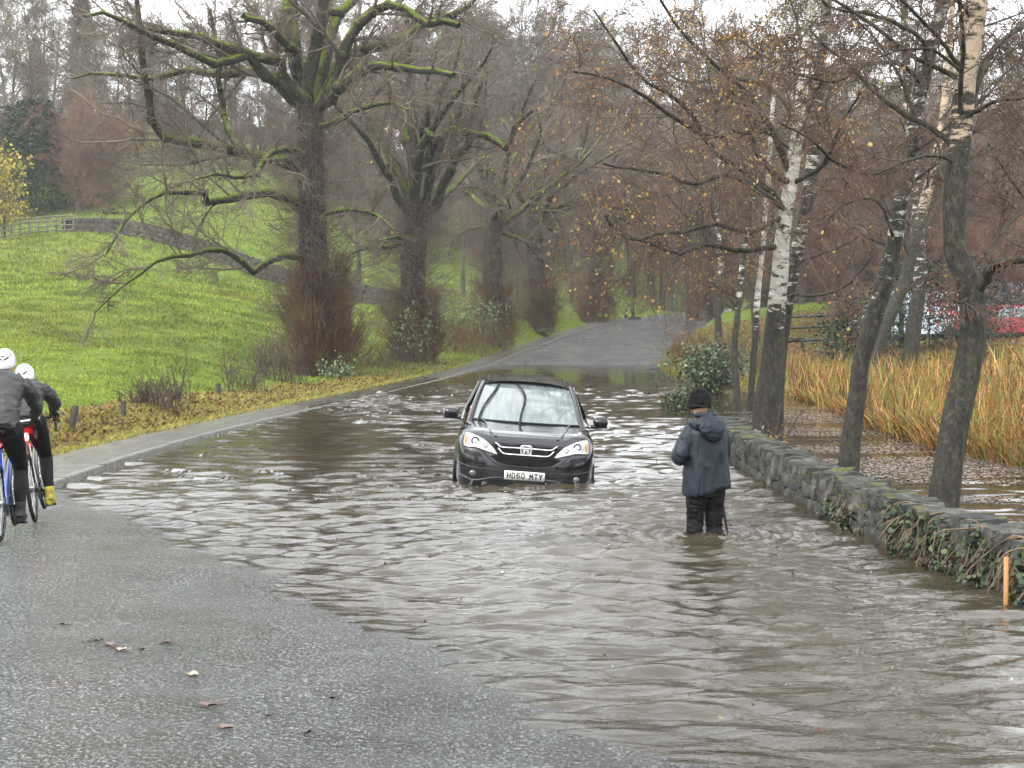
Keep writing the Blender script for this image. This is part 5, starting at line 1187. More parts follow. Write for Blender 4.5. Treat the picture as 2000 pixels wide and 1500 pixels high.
def roof(u, v_):
    y = 1.92 + v_ * 2.25 - .09 * (1 - u * u) * (1 - v_); w_ = .60 + .02 * np.sin(v_ * 3.1); z = 1.595 + .055 * np.sin(np.clip(v_ * 1.15, 0, 1) * math.pi * .62) - .06 * v_ ** 4 + .035 * (1 - u * u) - .05 * np.abs(u) ** 6
    return np.stack([u * w_, y, z], -1)
surf('roof', roof, 25, 20, paint)
m = MB()
for s in (-1, 1):
    e = scr(np.full(14, s * 1.0), np.linspace(-.12, 1, 14)); e = e + np.array((s * .022, .02, 0)); m.tube(e, np.linspace(.050, .038, 14), 8)
    v_ = np.linspace(0, 1, 16); rf = roof(np.full(16, float(s)), v_) + np.array((s * .012, 0, -.012)); m.tube(rf, .034, 8)
    m.tube([(s * .73, 4.05, 1.12), (s * .66, 4.02, 1.4), (s * .60, 4.0, 1.55)], .07, 8); m.tube([(s * .86, 2.62, 1.10), (s * .665, 2.62, 1.55)], .035, 6)
m.build('pillars', paint, car)
for q_ in (.985, 0.0):
    m = MB(); m.tube(scr(np.linspace(-1, 1, 20), np.full(20, q_), .003), .018, 6); m.build('windscreen_seal', trimb, car)
for s in (-1, 1):
    u = np.linspace(0, 1, 12)[None, :]; v_ = np.linspace(0, 1, 5)[:, None]
    yb = 1.22 + u * 2.75 + 0 * v_; yt = 2.0 + u * 1.95; y = yb * (1 - v_) + yt * v_; x = s * (.865 * (1 - v_) + .655 * v_ + .02 * np.sin(v_ * math.pi)) + 0 * u; z = 1.10 + .47 * v_ + 0 * u
    P = np.stack([x, y, z], -1); id_ = np.arange(60).reshape(5, 12); mk('side_window', P.reshape(-1, 3), np.stack([id_[:-1, :-1], id_[:-1, 1:], id_[1:, 1:], id_[1:, :-1]], -1).reshape(-1, 4), dglass, car)
    m = MB(); m.tube([(s * .872, 1.15, 1.105), (s * .875, 2.6, 1.11), (s * .86, 4.0, 1.12)], .014, 6); m.build('waist_trim', chrome, car)
    m = MB(); v2 = np.linspace(.04, .92, 10); m.tube(roof(np.full(10, s * .90), v2) + np.array((0, 0, .012)), .010, 6); m.build('roof_channel', trimb, car)
P = np.array([[(x, 4.10 + .1 * (1 - abs(x)) - .16 * t, 1.12 + .42 * t) for x in np.linspace(-.72 + .1 * t, .72 - .1 * t, 5)] for t in (0, .5, 1)]); id_ = np.arange(15).reshape(3, 5)
mk('rear_window', P.reshape(-1, 3), np.stack([id_[:-1, :-1], id_[:-1, 1:], id_[1:, 1:], id_[1:, :-1]], -1).reshape(-1, 4), M('misted_rear_window', (.22, .25, .25), .2, coat=1), car)
# interior: dash, wheel, seats, mirror
m = MB(); m.box((0, 1.62, 1.125), (1.40, .62, .05)); m.build('dashboard', trimb, car, False)
m = MB(); t = np.linspace(0, 2 * math.pi, 33); m.tube(np.c_[-.37 + .19 * np.cos(t), 1.80 + .06 * np.sin(t), 1.20 + .175 * np.sin(t)], .016, 8, False); m.tube([(-.53, 1.8, 1.2), (-.21, 1.8, 1.2)], .014, 6); m.build('steering_wheel', trimb, car)
for s in (-1, 1):
    m = MB(); m.box((s * .37, 2.35, 1.05), (.48, .16, .62)); m.box((s * .37, 2.38, 1.45), (.26, .10, .17)); m.build('front_seat', seatm, car)
m = MB(); m.box((0, 1.80, 1.50), (.24, .03, .065)); m.tube([(0, 1.80, 1.5), (0, 1.88, 1.57)], .012, 6); m.build('interior_mirror', trimb, car)
m = MB(); m.box((-.42, 1.45, 1.155), (.26, .01, .03), rotm('X', -.5)); m.build('paper_on_dash', M('paper', (.7, .72, .72), .6), car, False)
# wipers standing upright
m = MB()
for pts_, nm in (([(-.885, -.06), (-.86, .22), (-.80, .45), (-.74, .62), (-.67, .95)], 'wiper'), ([(-.12, -.06), (-.10, .18), (-.06, .38), (-.06, .62), (-.12, .76), (-.27, .97)], 'wiper')):
    q = resample(np.array([(a, b, 0) for a, b in pts_]), 16); P = scr(q[:, 0], q[:, 1], .028); mm = MB(); mm.tube(P, np.linspace(.016, .008, 16), 6); mm.tube(P[6:] + np.array((.012, -.004, 0)), .009, 5)
    mm.box(P[0] + np.array((.03, 0, -.01)), (.12, .08, .03)); mm.build(nm, trimb, car)
m = MB(); m.tube(scr(np.linspace(-1, 1, 16), np.full(16, -.07), .0), .035, 6); m.build('cowl', trimb, car)
# bonnet edges, door mirrors, aerial, rear lamps
def top(x, y):
    h = bvh.ray_cast(Vector((x, y, 3)), Vector((0, 0, -1))); return np.array(h[0]) + np.array((0, 0, .002))
m = MB()
for s in (-1, 1):
    m = MB(); m.tube([top(s * x, y) + np.array((0, 0, .004)) for x, y in ((.40, .16), (.47, .3), (.52, .6), (.56, .9), (.60, 1.12))], .016, 6); m.build('bonnet_crease', paint, car)

m = MB(); m.tube([proj(x, .893 - .01 * abs(x), .001)[0] for x in np.linspace(-.5, .5, 20)], .008, 6); m.build('bonnet_lip', paint, car)
for s in (-1, 1):
    mr_ = empty('door_mirror', (s * .90, 1.34, 1.12)); mr_.parent = car
    m = MB(); m.tube([(s * -.04, .02, -.03), (s * .03, 0, -.025), (s * .10, 0, -.015)], [.035, .028, .03], 8); t = np.linspace(-1, 1, 13); e = (1 - np.abs(t) ** 3.4) ** (1 / 2.4)
    V, F = tubes(np.c_[s * (.13 + .105 * t), .01 * t ** 2, .045 + .004 * t][None], (.085 * e + .004)[None], 14, .8, np.array((0, 0, 1.))); m.add(V, F); m.build('housing', paint, mr_)
    m = MB(); m.tube([(s * .035, -.01, -.030), (s * .225, -.0, -.022)], .020, 6); m.build('foot', trimb, mr_)
    m = MB(); m.box((s * .205, -.045, .045), (.055, .02, .045)); m.build('repeater', M('clear_repeater', (.7, .7, .68), .2, coat=1), mr_)
    m = MB(); m.box((s * .13, .052, .045), (.17, .008, .11)); m.build('mirror_glass', M('mirror', (.8, .85, .85), .02, 1.0), mr_, False)
    m = MB(); m.box((s * .79, 4.22, 1.0), (.10, .22, .34)); m.build('rear_lamp', M('red_lens', (.35, .01, .01), .2, coat=1), car)
m = MB(); p = roof(np.array([0.]), np.array([.93]))[0]; m.tube([p, p + (0, .02, .03)], [.022, .012], 8); m.tube([p + (0, .02, .02), p + (0, .07, .22)], .005, 5); m.build('aerial', trimb, car)

# ------------------------------------------------------------------ vehicles glimpsed behind the pond
def parked(name, label, x, y, rz, L_, W_, H_, paintc, roofH, van=False, stripe=None):
    root = empty(name, (x, y, gz(x, y)), rz); tag(root, label, 'van' if van else 'car'); pt = M(name + '_paint', paintc, .25, coat=1.0)
    prof = [(-L_ / 2, .35), (-L_ / 2, .75), (-L_ * .42, .9), (-L_ * .22, .98), (-L_ * .10, roofH if not van else roofH), (L_ * .30, roofH), (L_ * .44, .98 if not van else roofH * .95), (L_ / 2, .8), (L_ / 2, .35)]
    if van: prof = [(-L_ / 2, .35), (-L_ / 2, .95), (-L_ * .40, 1.15), (-L_ * .27, roofH * .97), (-L_ * .2, roofH), (L_ * .46, roofH), (L_ / 2, roofH * .9), (L_ / 2, .35)]
    n = len(prof); low = [(a, min(b, 1.0)) for a, b in prof]
    m = MB(); V = []
    for i, t in enumerate((-1, -.92, .92, 1)):
        for a, b in prof: wz = 1 - max(0, (b - .95)) * (.16 if not van else .05); V.append((a * (1 if abs(t) < 1 else .985), t * W_ / 2 * wz, b if abs(t) < 1 else b - .03))
    V = np.array(V); id_ = np.arange(4 * n).reshape(4, n); m.add(V, np.stack([id_[:-1], np.roll(id_[:-1], -1, 1), np.roll(id_[1:], -1, 1), id_[1:]], -1).reshape(-1, 4)); bm_ = bmesh.new()
    me = bpy.data.meshes.new('side'); bm_.from_mesh(me)
    for row in (0, 3):
        vs = [bm_.verts.new(V[k]) for k in id_[row]]; bm_.faces.new(vs)
    bmesh.ops.triangulate(bm_, faces=bm_.faces[:]); bm_.verts.index_update(); m.add([v_.co[:] for v_ in bm_.verts], [[q.index for q in f.verts] for f in bm_.faces]); bm_.free()
    m.build('body', pt, root, False)
    for s in (-1, 1):
        hi_ = roofH - .1; wk = 1 - (hi_ - .95) * (.16 if not van else .05)
        segs = [(-L_ * .2, -L_ * .10 if not van else -L_ * .14, -.01 * L_, -.01 * L_), (.01 * L_, .01 * L_, L_ * .3, L_ * .34)] if not van else [(-L_ * .30, -L_ * .24, -L_ * .10, -L_ * .10)]
        for a, b, c_, d_ in segs:
            V = [(a, s * (W_ / 2 + .004), 1.0), (d_, s * (W_ / 2 + .004), 1.0), (c_, s * (W_ / 2 * wk + .004), hi_), (b, s * (W_ / 2 * wk + .004), hi_)]; mk('side_window', V, [(0, 1, 2, 3)] if s < 0 else [(3, 2, 1, 0)], M('pale_window', (.20, .24, .25), .15, coat=1), root, False)
        for wx in (-L_ * .31, L_ * .30):
            m = MB(); m.tube([(wx, s * (W_ / 2 - .2), .32), (wx, s * (W_ / 2 + .01), .32)], .32, 20); m.build('wheel', rubber, root)
    return root
pos = at(1960, 62); parked('red_car', 'red car parked behind the reeds at the right edge, partly hidden by twigs', pos[0], pos[1], R(6), 4.1, 1.75, 1.5, (.36, .03, .05), 1.50)
pos = at(1775, 63); parked('pale_van', 'pale blue-white van glimpsed through the evergreen bushes behind the trunks', pos[0], pos[1], R(4), 4.9, 1.9, 2.1, (.62, .70, .80), 2.15, True)
pos = at(2010, 70); parked('blue_van', 'blue van behind the red car at the right edge', pos[0], pos[1], R(4), 4.9, 1.9, 2.1, (.12, .25, .50), 2.2, True)

# ------------------------------------------------------------------ people
def blob(mb, vox, sm=4):
    """union of closed tubes -> one continuous skin (voxel remesh), as numpy arrays"""
    o = mb.build('tmp_blob', None); md = o.modifiers.new('r', 'REMESH'); md.mode = 'VOXEL'; md.voxel_size = vox; md.use_smooth_shade = True
    if sm: s_ = o.modifiers.new('s', 'SMOOTH'); s_.factor = .5; s_.iterations = sm
    me = bpy.data.meshes.new_from_object(o.evaluated_get(bpy.context.evaluated_depsgraph_get()))
    V = np.empty(len(me.vertices) * 3, np.float32); me.vertices.foreach_get('co', V); V = V.reshape(-1, 3).astype(float)
    F = np.array([p.vertices[:] for p in me.polygons]); nm = np.empty(len(me.vertices) * 3, np.float32); me.vertices.foreach_get('normal', nm)
    old = o.data; bpy.data.objects.remove(o); bpy.data.meshes.remove(old); bpy.data.meshes.remove(me)
    return V, F, nm.reshape(-1, 3)
def loft(mb, C, RX, RY, K=14, sides=20, e=2.4, ax=None):
    """closed elliptical loft along centres C (x = wide axis)"""
    C = np.asarray(C, float); q = np.linspace(0, len(C) - 1, K); P = resample(C, K)
    s = np.r_[0, np.cumsum(np.linalg.norm(np.diff(C, axis=0), axis=1))]; t = np.linspace(0, s[-1], K)
    rx = np.interp(t, s, RX); ry = np.interp(t, s, RY); T = nrmz(np.gradient(P, axis=0)); X_ = np.array((1., 0, 0)) if ax is None else np.array(ax, float)
    a = np.arange(sides) * 2 * math.pi / sides; ca = np.sign(np.cos(a)) * np.abs(np.cos(a)) ** (2 / e); sa = np.sign(np.sin(a)) * np.abs(np.sin(a)) ** (2 / e)
    V = []
    for k in range(K):
        B_ = nrmz(np.cross(T[k], X_)); A_ = nrmz(np.cross(B_, T[k])); V.append(P[k] + rx[k] * np.outer(ca, A_) + ry[k] * np.outer(sa, B_))
    V = np.array(V); id_ = np.arange(K * sides).reshape(K, sides)
    mb.add(V.reshape(-1, 3), np.stack([id_[:-1], np.roll(id_[:-1], -1, 1), np.roll(id_[1:], -1, 1), id_[1:]], -1).reshape(-1, 4))
    for k, f in ((0, 1), (K - 1, 0)):
        cv = np.vstack([V[k], P[k]]); i = np.arange(sides); fc = np.stack([i, (i + 1) % sides, np.full(sides, sides)], 1); mb.add(cv, fc[:, ::-1] if f else fc)
def chain(mb, pts, rad, K=16, sides=14):
    P = resample(np.array(pts, float), K); s = np.linspace(0, 1, len(rad)); mb.tube(P, np.interp(np.linspace(0, 1, K), s, rad), sides)
def ball_(mb, c, r3, n=12):
    t = np.linspace(0.03, math.pi - .03, n); C = np.array(c, float); P = C + np.outer(np.cos(t), (0, 0, -r3[2])); loft(mb, P, np.sin(t) * r3[0], np.sin(t) * r3[1], K=n * 2, sides=18, e=2.0)
def hand(mb, wrist, dirv, palm, side, curl=1.0):
    """palm, five unequal bent fingers, thumb off the side; dirv = finger direction, palm = palm normal"""
    d = nrmz(np.array(dirv, float)); pn = nrmz(np.array(palm, float)); s = nrmz(np.cross(d, pn)) * side; W = np.array(wrist, float)
    mb.tube([W - d * .03, W + d * .02, W + d * .055, W + d * .088], [.025, .030, .036, .032], 10, flat=.55, up=s)
    for k, (o_, L_) in enumerate(((-.030, .066), (-.010, .076), (.010, .071), (.029, .056))):
        p = W + d * .085 + s * o_; pts = [p - d * .03, p]; dd = d.copy()
        for q, f in ((.45, .5), (.32, .9), (.23, .7)): dd = nrmz(dd + pn * f * curl); pts.append(pts[-1] + dd * L_ * q)
        mb.tube(resample(pts, 9), np.linspace(.0095, .0072, 9), 8)
    p = W + d * .03 - s * .03; q1 = nrmz(-s * .8 + d * .7 + pn * .3); q2 = nrmz(d + pn * .6 * curl)
    mb.tube(resample([p, p + q1 * .04, p + q1 * .045 + q2 * .03, p + q1 * .04 + q2 * .05], 8), [.013, .0125, .012, .011, .0105, .010, .009, .008], 8)
def head(mb, c, yaw=0.0, pitch=0.0):
    Rm = rotm('Z', yaw) @ rotm('X', pitch); m2 = MB()
    loft(m2, [(0, .02, -.135), (0, .02, -.115), (0, .015, -.07), (0, .0, -.02), (0, -.005, .03), (0, -.01, .075), (0, -.01, .105), (0, -.01, .118)], [.02, .045, .062, .072, .077, .070, .045, .01], [.03, .062, .080, .092, .098, .088, .055, .01], 18, 20, 2.1)
    m2.tube([(0, .088, .015), (0, .108, -.018), (0, .105, -.032), (0, .085, -.036)], [.010, .014, .016, .010], 8)
    for s in (-1, 1):
        m2.tube([(s * .072, -.002, -.03), (s * .080, -.008, 0), (s * .080, -.008, .025)], [.008, .014, .009], 8, flat=.8); m2.tube([(s * .02, .088, .018), (s * .045, .078, .02)], [.010, .008], 6)
    m2.tube([(-.024, .092, -.068), (0, .098, -.066), (.024, .092, -.068)], .008, 6); m2.tube([(0, .075, -.115), (0, .085, -.10)], .018, 8)
    for V, F in zip(m2.V, [None] * len(m2.V)): pass
    Vall = np.concatenate(m2.V) @ Rm.T + np.array(c, float)
    if m2.Q: mb.add(Vall, np.concatenate(m2.Q))
    if m2.T: mb.T.append(np.concatenate(m2.T) + mb.n - len(Vall))
skin = M('skin', (.52, .30, .22), .55, spec=.4)
def cloth(name, base, var=.35, rough=.7, spec=.35, sc=9, bs=.7, bd=.02, stretch=(1, 1, .4), coat=0):
    return vary(name, [(.3, tuple(c * (1 - var) for c in base)), (.7, tuple(c * (1 + var) for c in base))], sc, rough, bs, bd, sc * .9, spec, stretch, coat)
def folds(V, nm, amp, sx, sy, sz, seed, mask=None):
    f = fbm(V * np.array((sx, sy, sz)), seed, 3); f = -np.abs(f) * 1.6 + .35
    return V + nm * (f * amp * (1 if mask is None else mask))[:, None]

# --- man wading, seen from behind
mp = G(1379, 1041); man = empty('person', (mp[0], mp[1] + .03, -.425), R(14))
tag(man, 'man wading knee-deep in dark hooded waterproof and black hat, head bowed, seen from behind', 'person')
hx, hy = -.035, .075
b = MB()
loft(b, [(0, 0, .86), (0, 0, .95), (0, 0, 1.08), (0, .01, 1.25), (0, .02, 1.40), (0, .03, 1.48), (0, .035, 1.53)], [.15, .17, .15, .17, .18, .13, .06], [.10, .12, .10, .115, .11, .09, .06], 14)
chain(b, [(0, .035, 1.48), (-.01, .055, 1.56), (hx, hy, 1.64)], [.062, .055, .056], 8)
for s in (-1, 1):
    chain(b, [(s * .09, 0, .92), (s * .10, .035, .50), (s * .105, -.01, .10), (s * .105, 0, .06)], [.095, .058, .045, .045]); chain(b, [(s * .105, -.05, .045), (s * .11, .07, .045), (s * .115, .17, .03)], [.045, .045, .03], 8)
chain(b, [(-.17, .02, 1.45), (-.275, -.01, 1.19), (-.12, .28, 1.22)], [.055, .045, .030]); chain(b, [(.17, .02, 1.45), (.205, .09, 1.17), (.15, .27, 1.08)], [.055, .045, .030])
hand(b, (-.11, .30, 1.22), (.9, .6, .05), (.2, -.6, -.5), -1, .6); hand(b, (.145, .285, 1.075), (-.5, .8, -.1), (-.6, -.6, -.2), 1, 1.1)
head(b, (hx, hy + .01, 1.715), R(12), R(-14))
V, F, nm = blob(b, .008, 2); mk('body', V, F, skin, man)
navy = cloth('navy_waterproof', (.008, .013, .022), .4, .5, .3, 5, .5, .02)
j = MB()
loft(j, [(0, -.005, .845), (0, -.005, .86), (0, -.005, 1.0), (0, 0, 1.15), (0, .005, 1.30), (0, .015, 1.42), (0, .025, 1.50), (0, .04, 1.56), (0, .05, 1.60)], [.232, .238, .226, .214, .208, .204, .165, .085, .066], [.175, .18, .165, .155, .15, .145, .115, .085, .07], 22, 28, 2.5)
chain(j, [(-.145, .02, 1.455), (-.225, -.01, 1.34), (-.285, -.02, 1.195), (-.22, .14, 1.20), (-.14, .27, 1.22)], [.085, .082, .074, .068, .055], 20)
chain(j, [(.145, .02, 1.455), (.195, .03, 1.33), (.205, .09, 1.17), (.19, .19, 1.11), (.16, .265, 1.085)], [.085, .080, .072, .068, .052], 20)
V, F, nm = blob(j, .010, 4); V = folds(V, nm, .040, 10, 10, 2.2, 3, np.clip((1.45 - V[:, 2]) * 3, 0, 1)); V = folds(V, nm, .012, 14, 14, 11, 8, np.clip((np.abs(V[:, 0]) - .2) * 12, 0, 1)); V[:, 2] += np.where(V[:, 2] < .9, .02 * np.sin(V[:, 0] * 9) + V[:, 0] * .10, 0)
mk('jacket', V, F, navy, man)
h = MB()
chain(h, [(-.165, .04, 1.535), (-.15, -.07, 1.515), (-.02, -.145, 1.49), (.12, -.09, 1.515), (.155, .03, 1.54)], [.030, .042, .052, .042, .030], 20, 12)
loft(h, [(.0, -.075, 1.585), (.0, -.125, 1.53), (.015, -.165, 1.46), (.045, -.165, 1.385), (.06, -.160, 1.345)], [.10, .155, .135, .07, .015], [.03, .05, .045, .03, .012], 12, 18, 2.0)
chain(h, [(-.10, .05, 1.60), (-.07, -.04, 1.61), (0, -.06, 1.61), (.07, -.03, 1.61), (.09, .06, 1.60)], [.020, .026, .028, .026, .02], 16, 10)
V, F, nm = blob(h, .007, 2); V = folds(V, nm, .016, 14, 14, 20, 5); mk('hood', V, F, navy, man)
black = cloth('black_wet_trousers', (.003, .003, .0035), .3, .6, .2, 8, .6, .02)
t = MB()
loft(t, [(0, 0, .80), (0, 0, .90), (0, 0, 1.02)], [.185, .185, .165], [.13, .135, .12], 6, 20)
for s in (-1, 1): chain(t, [(s * .088, .0, .88), (s * .098, .02, .68), (s * .103, .035, .50), (s * .105, .0, .32), (s * .105, -.01, .12)], [.112, .098, .085, .080, .075], 20)
V, F, nm = blob(t, .009, 2); V = folds(V, nm, .020, 7, 7, 17, 4); mk('trousers', V, F, black, man)
bt = MB()
for s in (-1, 1): chain(bt, [(s * .105, -.01, .30), (s * .105, -.01, .10)], [.088, .075], 6); chain(bt, [(s * .105, -.06, .055), (s * .11, .06, .055), (s * .115, .19, .04)], [.055, .058, .04], 10)
V, F, nm = blob(bt, .010, 2); mk('boots', V, F, rubber, man)
hat_m = cloth('black_knit_hat', (.006, .0055, .006), .4, .85, .12, 20, .6, .01, (1, 1, 2))
h = MB(); hc = np.array((hx, hy, 1.72)); loft(h, [hc + (0, 0, z) for z in (-.055, -.045, 0, .06, .11, .14, .152)], [.096, .098, .099, .097, .084, .058, .02], [.110, .113, .113, .109, .093, .062, .02], 16, 22, 2.2)
chain(h, [hc + (-.094, .03, -.03), hc + (-.08, -.08, -.045), hc + (0, -.112, -.05), hc + (.08, -.08, -.045), hc + (.094, .03, -.03)], [.006, .008, .008, .008, .006], 18, 8)
V, F, nm = blob(h, .006, 2); V = (V - hc) @ (rotm('Z', R(12)) @ rotm('X', R(-10))).T + hc; V = folds(V, nm, .008, 14, 14, 34, 2); mk('hat', V, F, hat_m, man)
st = empty('walking_stick', (mp[0] + .30, mp[1] + .12, -.42)); tag(st, 'dark walking stick slanting into the water behind the wading man\'s right leg', 'stick')
m = MB(); m.tube([(.0, 0, 0), (-.115, .10, .75), (-.17, .15, 1.12)], [.013, .015, .016], 8); m.build('shaft', dkwood, st)
m = MB(); m.tube(resample([(-.17, .15, 1.10), (-.175, .155, 1.17), (-.20, .18, 1.19), (-.23, .20, 1.16)], 9), .017, 8); m.build('handle', dkwood, st)

# --- bicycles and riders
def bicycle(label, loc, rz, lean, frame_m, accent, lightR):
    root = empty('bicycle', loc); root.rotation_euler = (0, -lean, rz); tag(root, label, 'bicycle')
    for yy in (0, 1.0):
        w_ = empty('wheel', (0, yy, .34)); w_.parent = root; t = np.linspace(0, 2 * math.pi, 49)
        m = MB(); m.tube(np.c_[0 * t, .326 * np.cos(t), .326 * np.sin(t)], .0155, 8, False); m.build('tyre', rubber, w_)
        m = MB(); V, F = tubes(np.c_[0 * t, .298 * np.cos(t), .298 * np.sin(t)][None], np.full((1, 49), .010), 8, 1.9, np.array((1., 0, 0))); m.add(V, F); m.build('rim', glossb, w_)
        m = MB(); m.tube([(-.05, 0, 0), (.05, 0, 0)], .018, 10)
        for k in range(24): a = k * 2 * math.pi / 24; s = 1 if k % 2 else -1; m.tube([(s * .026, .015 * math.cos(a + .5), .015 * math.sin(a + .5)), (0, .285 * math.cos(a), .285 * math.sin(a))], .0016, 3)
        m.build('spokes', chrome, w_)
        m = MB(); V, F = tubes(np.c_[np.full(49, -.035), .055 * np.cos(t), .055 * np.sin(t)][None], np.full((1, 49), .012), 4, .1, np.array((0, 1., 0))); m.add(V, F); m.build('brake_disc', chrome, w_)
    BB = (0, .41, .27); ST = (0, .20, .80); HT = (0, .82, .86); HB = (0, .86, .70)
    m = MB(); m.tube([BB, ST], .017, 10); m.tube([ST, HT], .016, 10); m.tube([BB, HB], .021, 10); m.tube([HT, HB], .021, 10)
    for s in (-1, 1): m.tube([(s * .045, .38, .27), (s * .062, 0, .34)], .010, 6); m.tube([(s * .018, .20, .76), (s * .062, 0, .34)], .008, 6)
    m.build('frame', frame_m, root)
    m = MB()
    for s in (-1, 1): m.tube(resample([(s * .03, .865, .69), (s * .055, .90, .62), (s * .056, 1.0, .34)], 8), .011, 8)
    m.build('fork', accent, root)
    m = MB(); m.tube([ST, (0, .155, .93)], .0135, 8); m.build('seat_post', trimb, root)
    m = MB(); loft(m, [(0, .02, .955), (0, .06, .965), (0, .14, .965), (0, .22, .955), (0, .30, .945)], [.05, .072, .055, .024, .018], [.02, .025, .022, .02, .015], 10, 14, 2.2, (1, 0, 0)); m.build('saddle', trimb, root)
    m = MB(); m.tube([(0, .80, .93), (0, .90, .96)], .018, 8)
    for s in (-1, 1): m.tube(resample([(0, .90, .96), (s * .12, .90, .96), (s * .20, .91, .96), (s * .21, .98, .95), (s * .215, 1.0, .89), (s * .22, .95, .83), (s * .22, .88, .83)], 24), .014, 8); m.tube([(s * .205, .95, .96), (s * .205, 1.0, .99), (s * .205, 1.02, 1.03)], [.018, .018, .012], 8)
    m.build('handlebar', trimb, root)
    cr = MB(); ca_ = -1.35; t = np.linspace(0, 2 * math.pi, 33); cr.tube(np.c_[np.full(33, .05), .41 + .095 * np.cos(t), .27 + .095 * np.sin(t)], .005, 5, False); cr.tube([(-.06, .41, .27), (.06, .41, .27)], .02, 8)
    for s, a in ((1, ca_), (-1, ca_ + math.pi)): e = (s * .08, .41 + .17 * math.cos(a), .27 + .17 * math.sin(a)); cr.tube([(s * .065, .41, .27), e], .011, 6); cr.box((s * .125, e[1], e[2]), (.09, .07, .018))
    cr.build('crankset', trimb, root)
    m = MB(); m.tube([(.05, .41, .362), (.045, 0, .385)], .004, 4); m.tube([(.05, .41, .178), (.045, .05, .25), (.045, 0, .30)], .004, 4); m.tube([(.035, 0, .34), (.05, 0, .34)], .05, 12); m.tube([(.06, .0, .33), (.065, .03, .27), (.06, .05, .22)], .012, 6); m.build('drivetrain', M('chain_metal', (.12, .12, .12), .4, .8), root)
    lm = M('lit_red_light', (.6, .01, .01), .3); pb(lm).inputs['Emission Color'].default_value = (1, .03, .03, 1); pb(lm).inputs['Emission Strength'].default_value = lightR[1]
    rl = MB(); s = lightR[0]; rl.tube([(0, .145, .84 - s), (0, .137, .84), (0, .135, .84 + s)], [s * .55, s * .8, s * .55], 12); rl.build('rear_light', lm, root)
    return root
def rider(label, loc, rz, lean, jack, tight, shoe, hel, helv, yaw=0.0, band=False, kz=1.0):
    root = empty('person', loc); root.rotation_euler = (0, -lean, rz); tag(root, label, 'person')
    ca_ = -1.35; ft = {}
    for s, a in ((1, ca_), (-1, ca_ + math.pi)): ft[s] = np.array((s * .125, .41 + .17 * math.cos(a), .27 + .17 * math.sin(a)))
    kn = {1: (.115, .60, .575), -1: (-.125, .70, .83)}
    tk = lambda ps: [(a, b_ + (1 - kz) * max(0, c_ - 1.0) * .45, 1.0 + (c_ - 1.0) * kz if c_ > 1.0 else c_) for a, b_, c_ in ps]
    b = MB(); tor = tk([(0, .14, .95), (0, .22, 1.03), (0, .34, 1.16), (0, .47, 1.29), (0, .58, 1.37), (0, .63, 1.40)])
    loft(b, tor, [.10, .165, .145, .165, .17, .07], [.07, .12, .10, .11, .10, .07], 14)
    chain(b, tk([(0, .58, 1.37), (0, .66, 1.43), (0, .71, 1.49)]), [.06, .055, .055], 8)
    for s in (-1, 1):
        an = ft[s] + np.array((0, -.05, .10)); chain(b, [(s * .095, .22, .97), kn[s], an], [.095, .060, .040]); chain(b, [ft[s] + (0, -.10, .045), ft[s] + (0, 0, .045), ft[s] + (0, .13, .035)], [.035, .038, .025], 8)
        chain(b, tk([(s * .165, .56, 1.36), (s * .255, .68, 1.16)]) + [(s * .215, .90, 1.03)], [.055, .042, .028]); hand(b, (s * .21, .92, 1.02), (0, .9, -.25), (-s * .35, -.1, -.8), s, 1.0)
    hc = np.array(tk([(0, .77, 1.535)])[0]); head(b, hc, yaw, R(8))
    V, F, nm = blob(b, .009, 2); mk('body', V, F, skin, root)
    j = MB(); loft(j, tk([(0, .10, .985), (0, .20, 1.055), (0, .33, 1.18), (0, .46, 1.31), (0, .57, 1.385), (0, .64, 1.425), (0, .68, 1.46)]), [.15, .172, .168, .19, .185, .085, .065], [.07, .125, .125, .13, .115, .08, .065], 18, 24, 2.4)
    for s in (-1, 1): chain(j, tk([(s * .155, .55, 1.365), (s * .225, .62, 1.26), (s * .265, .70, 1.14)]) + [(s * .235, .82, 1.07), (s * .212, .915, 1.025)], [.080, .072, .060, .050, .038], 18)
    V, F, nm = blob(j, .009, 3); V = folds(V, nm, .020, 6, 15, 15, 6 + int(loc[1] * 7) % 9); mk('jacket', V, F, jack, root)
    t = MB(); loft(t, [(0, .12, .93), (0, .20, 1.0), (0, .26, 1.09)], [.15, .172, .155], [.10, .13, .11], 8)
    for s in (-1, 1): chain(t, [(s * .095, .20, .98), np.array(kn[s]) * .5 + np.array((s * .095, .22, .97)) * .5, kn[s], (np.array(kn[s]) + ft[s] + (0, -.06, .12)) / 2 + (0, -.025, 0), ft[s] + (0, -.05, .11)], [.112, .098, .070, .064, .043], 18)
    V, F, nm = blob(t, .009, 3); mk('tights', V, F, tight, root)
    for s in (-1, 1):
        m = MB(); chain(m, [ft[s] + (0, -.05, .19), ft[s] + (0, -.06, .10), ft[s] + (0, -.085, .05)], [.050, .046, .046], 8); chain(m, [ft[s] + (0, -.11, .045), ft[s] + (0, -.02, .05), ft[s] + (0, .08, .045), ft[s] + (0, .155, .03)], [.042, .048, .046, .028], 12)
        V, F, nm = blob(m, .008, 2); mk('overshoe', V, F, shoe, root)
        m = MB(); hand(m, (s * .21, .92, 1.02), (0, .9, -.25), (-s * .35, -.1, -.8), s, 1.0); V, F, nm = blob(m, .006, 1); mk('glove', V + nm * .004, F, trimb, root)
    # helmet: egg shell with dark vents at the back
    Rm = rotm('Z', yaw) @ rotm('X', R(8)); n1, n2 = 15, 32; th = np.linspace(0.02, 1.82, n1)[:, None]; ph = np.linspace(0, 2 * math.pi, n2, endpoint=False)[None]
